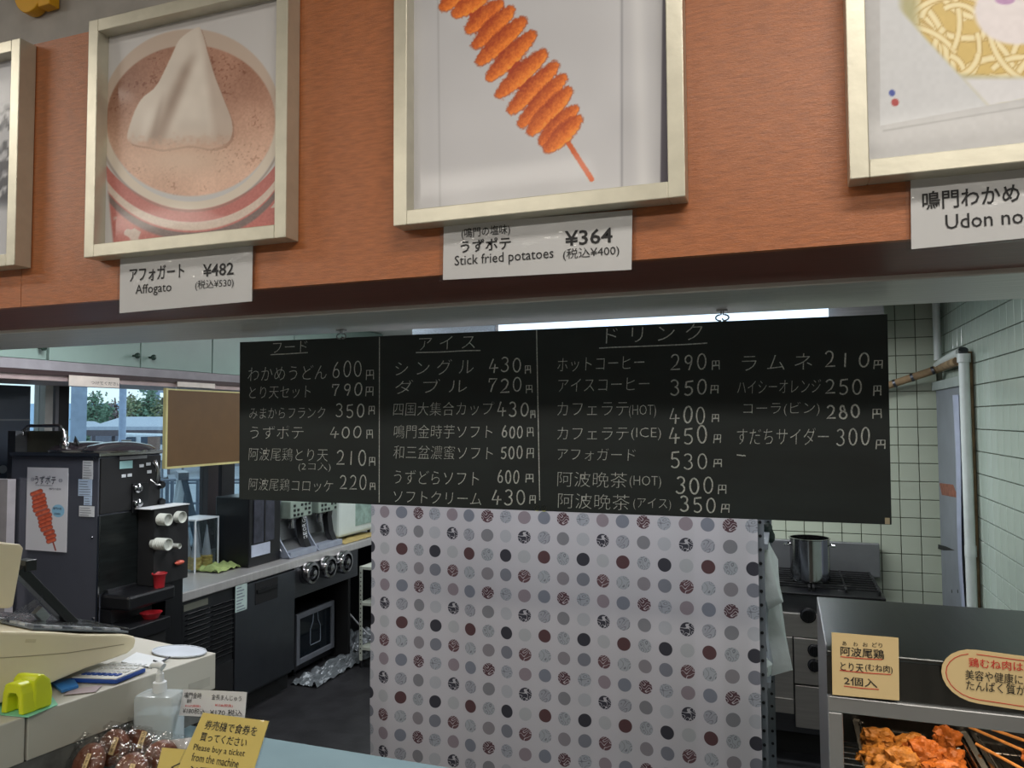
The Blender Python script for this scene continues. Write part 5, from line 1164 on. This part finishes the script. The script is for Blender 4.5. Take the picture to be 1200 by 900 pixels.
MB().tube([c+zv*.062+Vector((.010, 0, 0)), c+zv*.066, c+zv*.064+Vector((-.022, -.004, 0)), c+zv*.058+Vector((-.028, -.005, 0))], [.009, .010, .006, .004], 12).build('pump_nozzle', M_white, sb)
MB().tube([c, V(.004, 0, .87)], .002, 6).build('dip_tube', M_white, sb)
# signs on the counter
def tilted(label, name, pts, p, n, m, lines, red=(), th=.0015, lam=True, extra=None):
    P = [op(x, y, p, n) for x, y in pts]; n_ = Vector(n).normalized(); n_ = n_ if n_.y < 0 else -n_
    c = sum(P, Vector())/len(P); t = thing(name, label, 'sign', (c.x, c.y, min(q.z for q in P)))
    MB().prism(P, -n_*th).build('sheet', m, t)
    if lam: MB().prism([c+(q-c)*1.05+n_*.0003 for q in P], -n_*(th+.0006)).build('laminate', M_lam, t)
    for L, mm in ((lines, M_ink), (red, M_red)):
        b = MB()
        for s, bl, br, tl_, off in L:
            o_ = op(*bl, p, n); r_ = op(*br, p, n)-o_; u_ = op(*tl_, p, n)-o_; write(b, s, o_, r_, u_, n_*.0012, off)
        if b.v: b.build('lettering', mm, t)['kind'] = 'stuff'
    return t
pS = op(260, 860, oy(260, 860, 1.30), (0, -1, 0))
nS = (-.05, -1, .45)
tilted('yellow laminated sign asking customers to buy a ticket', 'counter_sign', [(238, 835), (212, 893), (190, 944), (284, 951), (298, 900), (315, 845)], pS, nS, M_cardl,
       [('券売機で食券を', (239, 854.5), (300, 863), (242.5, 843.5), .003), ('買ってください', (234, 868), (288, 876), (237, 858), .003), ('Please buy a ticket', (226, 881), (286, 889), (228.5, 871.5), .0), ('from the machine', (224, 891.5), (279, 900), (226.5, 882), 0), ('必要です', (216, 912), (276, 918), (220, 897), .006)])
tilted('yellow laminated sign with black diamond mark, behind the ticket sign', 'counter_sign', [(190, 876), (183, 905), (176, 940), (235, 942), (240, 880)], op(210, 890, oy(210, 890, 1.36), (0, -1, 0)), nS, M_cardl,
       [('◇', (199, 905), (217, 907), (202, 893), .004)])
tilted('plain white card behind the yellow signs', 'counter_sign', [(193, 868), (226, 864), (240, 890), (186, 905)], op(210, 880, oy(210, 880, 1.42), (0, -1, 0)), nS, M_paper, [])
tilted('small white handwritten price card beside the sanitiser', 'price_card', [(215, 807.5), (289, 811), (286.5, 842), (209.5, 838.5)], oy(250, 835, 1.55), (-.03, -1, .3), M_paper,
       [('鳴門金時', (216, 818), (236, 819), (217, 811), 0), ('餅', (219, 824), (225, 824), (219.5, 819), 0), ('金長まんじゅう', (248, 820), (283, 822), (248.5, 813.5), 0), ('¥180税込', (214, 836), (240, 837), (215, 829.5), 0), ('¥170 税込', (246, 838.5), (284, 839.5), (246.5, 831), 0)],
       [('¥167(税抜)', (217, 829), (235, 829.5), (217.3, 825.5), 0), ('¥158(税抜)', (252, 828.5), (273, 829.5), (252.3, 824.5), 0)])
# brown buns in clear bags
M_bun = mat('brown_bun', (126, 72, 50), .38, var=.2, scale=18, bump=.08)
for i, (x, y, D, r_, lb_) in enumerate([(103, 896, 1.36, .047, 'brown bun in clear wrapping, leftmost in the foreground'), (152, 908, 1.34, .046, 'brown bun in clear wrapping, beside the leftmost one'), (132, 876, 1.44, .042, 'brown bun in clear wrapping behind the leftmost one'), (188, 890, 1.40, .042, 'brown bun in clear wrapping below the sanitiser bottle'), (163, 868, 1.50, .036, 'brown bun in clear wrapping farthest back')]):
    c = oy(x, y, D); c.z = max(c.z, .85+r_*.75); ax_ = Vector((-.15+.1*i, -.9, .45)).normalized()
    t = thing('wrapped_bun', lb_, 'bun', (c.x, c.y, .85), 'brown buns in clear bags')
    MB().lathe([(.004, -.016), (r_*.7, -.0155), (r_*.93, -.010), (r_, -.002), (r_*.96, .006), (r_*.75, .014), (r_*.4, .018), (.003, .019)], c, ax_, 30).build('bun', M_bun, t)
    u_ = Vector((1, 0, 0)); u_ = (u_-ax_*u_.dot(ax_)).normalized(); v_ = ax_.cross(u_)
    def fb(s, q, c=c, u_=u_, v_=v_, ax_=ax_, r_=r_, i=i):
        a = (s-.5)*2; e = (q-.5)*2; bul = max(0, 1-(a*a+e*e)*.75)
        cr_ = noise.noise(Vector((a*4+i*5, e*4, i)))*.010*(.4+a*a+e*e)
        return c+u_*a*r_*1.3+v_*e*r_*1.35+ax_*(.024*bul**.6+cr_+.001)
    MB().grid(fb, 26, 26, False).build('clear_bag', M_film, t)
    if i in (0, 1, 2, 4):
        lc_ = c+ax_*.026+u_*r_*.55+v_*r_*(.1)
        MB().obox(lc_, u_*.007, v_*.019, ax_*.0004).build('paper_label', M_cardy, t)
        b = MB()
        for k, chh in enumerate('うず芋'): write(b, chh, lc_+v_*(.008-.011*k)-u_*.0045, u_*.009, v_*.009, ax_*.001)
        b.build('lettering', M_ink, t)['kind'] = 'stuff'
# ------------------------------------------------------------------ outdoors
E2 = Vector((RT.x, RT.y, 0)).normalized(); E1 = Vector((F.x, F.y, 0)).normalized()
vd = Vector((ray(140, 480).x, ray(140, 480).y, 0)).normalized(); vr = Vector((vd.y, -vd.x, 0))
struct(MB().box(-90, XW-.12, -40, 90, -.25, -.15).build('ground_paving', mat('outdoor_paving', (150, 156, 164), .7, var=.12, scale=3)))
def far(x, y, D): return od(x, y, D)
def fbx(nm, m, x0, x1, ytop, D, ybot=None, depth=1.0, zb=None, parent=None, side=True):
    a = far(x0, ytop, D); c = far(x1, ytop, D); r_ = (c-a); r_.z = 0; zb_ = zb if zb is not None else far(x0, ybot, D).z
    d = Vector((-r_.y, r_.x, 0)).normalized()*depth
    if d.dot(vd) < 0: d = -d
    if side: q_ = (a if x0 < 600 else c)-CAMP; q_ = (c-CAMP) if x0 < 600 else (a-CAMP); q_.z = 0; d = q_.normalized()*depth
    z1 = a.z; P = [Vector((a.x, a.y, z1)), Vector((c.x, c.y, z1)), Vector((c.x, c.y, zb_)), Vector((a.x, a.y, zb_))]
    return MB().prism(P, d).build(nm, m, parent)
tag(fbx('grey_building', mat('blue_grey_cladding', (150, 164, 186), .5), 84, 103, 425, 9, zb=-.15, depth=.8), 'tall blue grey cladding pillar outside the left window', 'pillar')
rf = thing('parking_shelter', 'long low building with pale grey roof outside the window', 'building', far(160, 520, 26))
M_roof = mat('pale_roof', (168, 176, 192), .5, var=.08); M_eave = mat('dark_eave', (92, 84, 92), .7)
for (x0, x1, xt0, xt1, yt, ye, D) in ((106, 290, 143, 290, 492, 504, 26), (84, 128, 100, 110, 497, 504, 28)):
    a, b_, c, d = far(x0, ye, D), far(x1, ye, D), far(xt1, yt, D+3), far(xt0, yt, D+3)
    MB().prism([a, b_, c, d], (0, 0, .12)).build('roof', M_roof, rf)
    MB().prism([a, b_, b_-zv*.2, a-zv*.2], vd*.15).build('eave', M_eave, rf)
for x in (108, 131, 160, 196, 240, 284): fbx('post', M_eave, x, x+4, 506, 26.5, zb=-.15, depth=.2, parent=rf)
fbx('rear_wall', mat('shelter_wall', (128, 128, 142), .7), 106, 290, 506, 31, zb=-.15, depth=.2, parent=rf)
van = thing('parked_van', 'white parked van under the pale roofed shelter', 'van', far(160, 520, 22))
M_van = mat('van_white', (206, 212, 222), .3)
def vp_(x, y): return far(x, y, 23)
MB().prism([vp_(x, y) for x, y in ((138, 518), (140, 513), (148, 508), (194, 509), (196, 530), (196, 560), (136, 560), (134, 530))], vd*1.8).build('body', M_van, van, bevel=.05)
MB().prism([vp_(x, y)-vd*.03 for x, y in ((165, 512), (191, 511), (194, 521), (165, 520))], vd*.05).build('window', mat('van_glass', (70, 80, 96), .1), van)
MB().prism([vp_(x, y)-vd*.03 for x, y in ((142, 518), (149, 512), (159, 512), (159, 520))], vd*.05).build('window', mat('van_glass', (70, 80, 96), .1), van)
for x in (146, 184): MB().cyl(vp_(x, 563)-vd*.05, vp_(x, 563)+vd*.2, .32).build('wheel', M_blk, van)
tag(fbx('notice_board', mat('outdoor_brown_board', (120, 96, 88), .6), 173, 188, 512, 20, zb=-.15, depth=.1), 'brown notice board standing before the van', 'board')
tag(fbx('wooden_crate', mat('outdoor_crate', (112, 100, 96), .7), 142, 154, 516, 12, zb=-.15, depth=.4), 'brown box standing at the foot of the lamp pole', 'box')
p = far(143, 520, 12.5); tag(MB().cyl((p.x, p.y, -.15), (p.x, p.y, 5), .055).build('lamp_pole', mat('pole_grey', (150, 164, 190), .4)), 'pale blue grey pole outside the window', 'pole')
p = far(184, 480, 40); t = thing('utility_pole', 'distant utility pole with cross arms among the trees', 'pole', (p.x, p.y, -.15)); zt_ = far(184, 425, 40).z
MB().cyl((p.x, p.y, -.15), (p.x, p.y, zt_+2), .13).build('pole', mat('pole_grey', (1, 1, 1)), t)
for yy in (452, 459): q = far(184, yy, 40); MB().obox(q, vr*.8, vd*.05, zv*.05).build('cross_arm', mat('pole_grey', (1, 1, 1)), t)
fn = thing('metal_railing', 'grey metal railing along the paving outside', 'railing', far(230, 580, 9))
M_rl = mat('railing_grey', (92, 100, 114), .4, .4)
for x in (196, 202, 216, 232, 250, 268, 284): q = far(x, 560, 9.5); MB().cyl((q.x, q.y, -.15), (q.x, q.y, .95), .022).build('post', M_rl, fn)
for z in (.95, .66, .38): a, b_ = far(120, 560, 9.5), far(300, 560, 9.5); MB().tube([(a.x, a.y, z), (b_.x, b_.y, z)], .016, 8).build('rail', M_rl, fn)
fn = thing('metal_railing', 'second grey railing farther across the paving', 'railing', far(230, 560, 14))
for x in (190, 214, 238, 262, 286): q = far(x, 560, 14); MB().cyl((q.x, q.y, -.15), (q.x, q.y, .95), .022).build('post', M_rl, fn)
for z in (.95, .55): a, b_ = far(100, 560, 14), far(310, 560, 14); MB().tube([(a.x, a.y, z), (b_.x, b_.y, z)], .02, 8).build('rail', M_rl, fn)
ld = thing('step_ladder', 'white folding stand outside behind the cup dispenser', 'ladder', (*far(218, 600, 6.3).xy, -.15))
M_ld = mat('ladder_white', (216, 220, 226), .4)
top = far(215, 558, 6.3)
for x, y in ((207, 612), (228, 612)):
    for dd_ in (0, .35):
        q = far(x, y, 6.3)+vd*dd_; d_ = (q-(top+vd*dd_)); k = (-.15-top.z)/d_.z; MB().obox((top+vd*dd_+ (top+vd*dd_+d_*k))/2, (d_*k)/2, vr*.025, vd*.012).build('leg', M_ld if x < 210 else M_rl, ld)
MB().obox(top+vd*.17, vr*.04, vd*.2, zv*.03).build('hinge_top', M_rl, ld)
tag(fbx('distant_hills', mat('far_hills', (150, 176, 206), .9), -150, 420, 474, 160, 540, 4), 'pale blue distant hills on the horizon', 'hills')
# trees
M_bark = mat('tree_bark', (92, 84, 80), .9, var=.2)
lf = [mat('leaf_dark', (112, 140, 118), .8, var=.25, scale=3), mat('leaf_olive', (142, 150, 116), .8, var=.25, scale=3), mat('leaf_red', (150, 132, 132), .8, var=.25, scale=3)]
def tree(x, ytop, D, w, kind, lb_, dens=900):
    base = far(x, 500, D); base.z = -.15; zt = far(x, ytop, D).z; H = zt-base.z
    t = thing('leafy_tree', lb_, 'tree', base, 'trees beyond the parking shelter'); b = MB(); rs = random.Random(int(x*7+ytop))
    b.tube([base, base+zv*H*.5+vr*rs.uniform(-.2, .2), base+zv*H], [.16, .1, .03], 8); tips = []
    for k in range(16):
        h = H*rs.uniform(.35, .92); a = rs.uniform(0, 6.28); L = w*.55*(1.05-(h/H)*.75)*rs.uniform(.5, 1); s_ = base+zv*h; e_ = s_+Vector((math.cos(a)*L, math.sin(a)*L, L*.45)); b.tube([s_, (s_+e_)/2+zv*.1, e_], [.05, .03, .012], 5); tips.append((s_, e_))
    b.build('trunk', M_bark, t); f = MB(); n = dens
    for k in range(n):
        s_, e_ = rs.choice(tips); q = s_.lerp(e_, rs.uniform(.25, 1.05)); sp_ = w*.09; q = q+Vector((rs.gauss(0, sp_), rs.gauss(0, sp_), rs.gauss(0, sp_)))
        u_ = Vector((rs.uniform(-1, 1), rs.uniform(-1, 1), rs.uniform(-1, 1))).normalized(); v_ = u_.orthogonal().normalized(); z_ = .085*rs.uniform(.6, 1.3)
        f.add([q-u_*z_, q+v_*z_*.5, q+u_*z_, q-v_*z_*.5], [(0, 1, 2, 3)])
    o = f.build('foliage', lf[kind], t); o['kind'] = 'stuff'
tree(108, 458, 34, 1.6, 0, 'dark green tree nearest the blue grey pillar')
tree(122, 474, 38, 1.8, 0, 'low green tree right of the pillar side tree')
tree(134, 466, 40, 1.7, 2, 'reddish sparse tree behind the lamp pole', 350)
tree(152, 462, 40, 1.6, 2, 'sparse reddish tree right of the lamp pole', 350)
tree(160, 470, 36, 2.2, 1, 'olive bushy tree beyond the shelter roof')
tree(174, 450, 36, 1.7, 0, 'tallest green tree left of the utility pole')
tree(190, 466, 36, 2.0, 1, 'olive tree behind the utility pole')
tree(206, 455, 38, 1.8, 0, 'green tree partly behind the brown hanging board')

def shrub(x, ytop, D, w, kind, lb_):
    base = far(x, 500, D); base.z = -.15; zt = far(x, ytop, D).z; t = thing('round_shrub', lb_, 'shrub', base, 'shrubs behind the parking shelter'); rs = random.Random(int(x))
    MB().tube([base, base+zv*(zt-base.z)*.6], [.08, .04], 6).build('stem', M_bark, t); f = MB(); H = zt-base.z
    for k in range(700):
        a = rs.uniform(0, 6.28); e = rs.uniform(-1, 1); q = base+zv*H*.55+Vector((math.cos(a)*w*math.sqrt(1-e*e), math.sin(a)*w*math.sqrt(1-e*e), e*H*.45))*rs.uniform(.75, 1.02)
        u_ = Vector((rs.uniform(-1, 1), rs.uniform(-1, 1), rs.uniform(-1, 1))).normalized(); v_ = u_.orthogonal().normalized(); z_ = .16*rs.uniform(.6, 1.3)
        f.add([q-u_*z_, q+v_*z_*.5, q+u_*z_, q-v_*z_*.5], [(0, 1, 2, 3)])
    f.build('foliage', lf[kind], t)['kind'] = 'stuff'
for x, yt, k, lb_ in ((112, 478, 0, 'dark round shrub at the left behind the shelter'), (126, 484, 1, 'low olive shrub left of the lamp pole'), (143, 482, 2, 'reddish shrub behind the lamp pole'), (160, 478, 0, 'green shrub right of the lamp pole'), (178, 474, 1, 'olive shrub below the tallest tree'), (196, 472, 0, 'green shrub at the hanging board edge'), (214, 474, 1, 'olive shrub behind the hanging board')):
    shrub(x, yt, 42, .9, k, lb_)
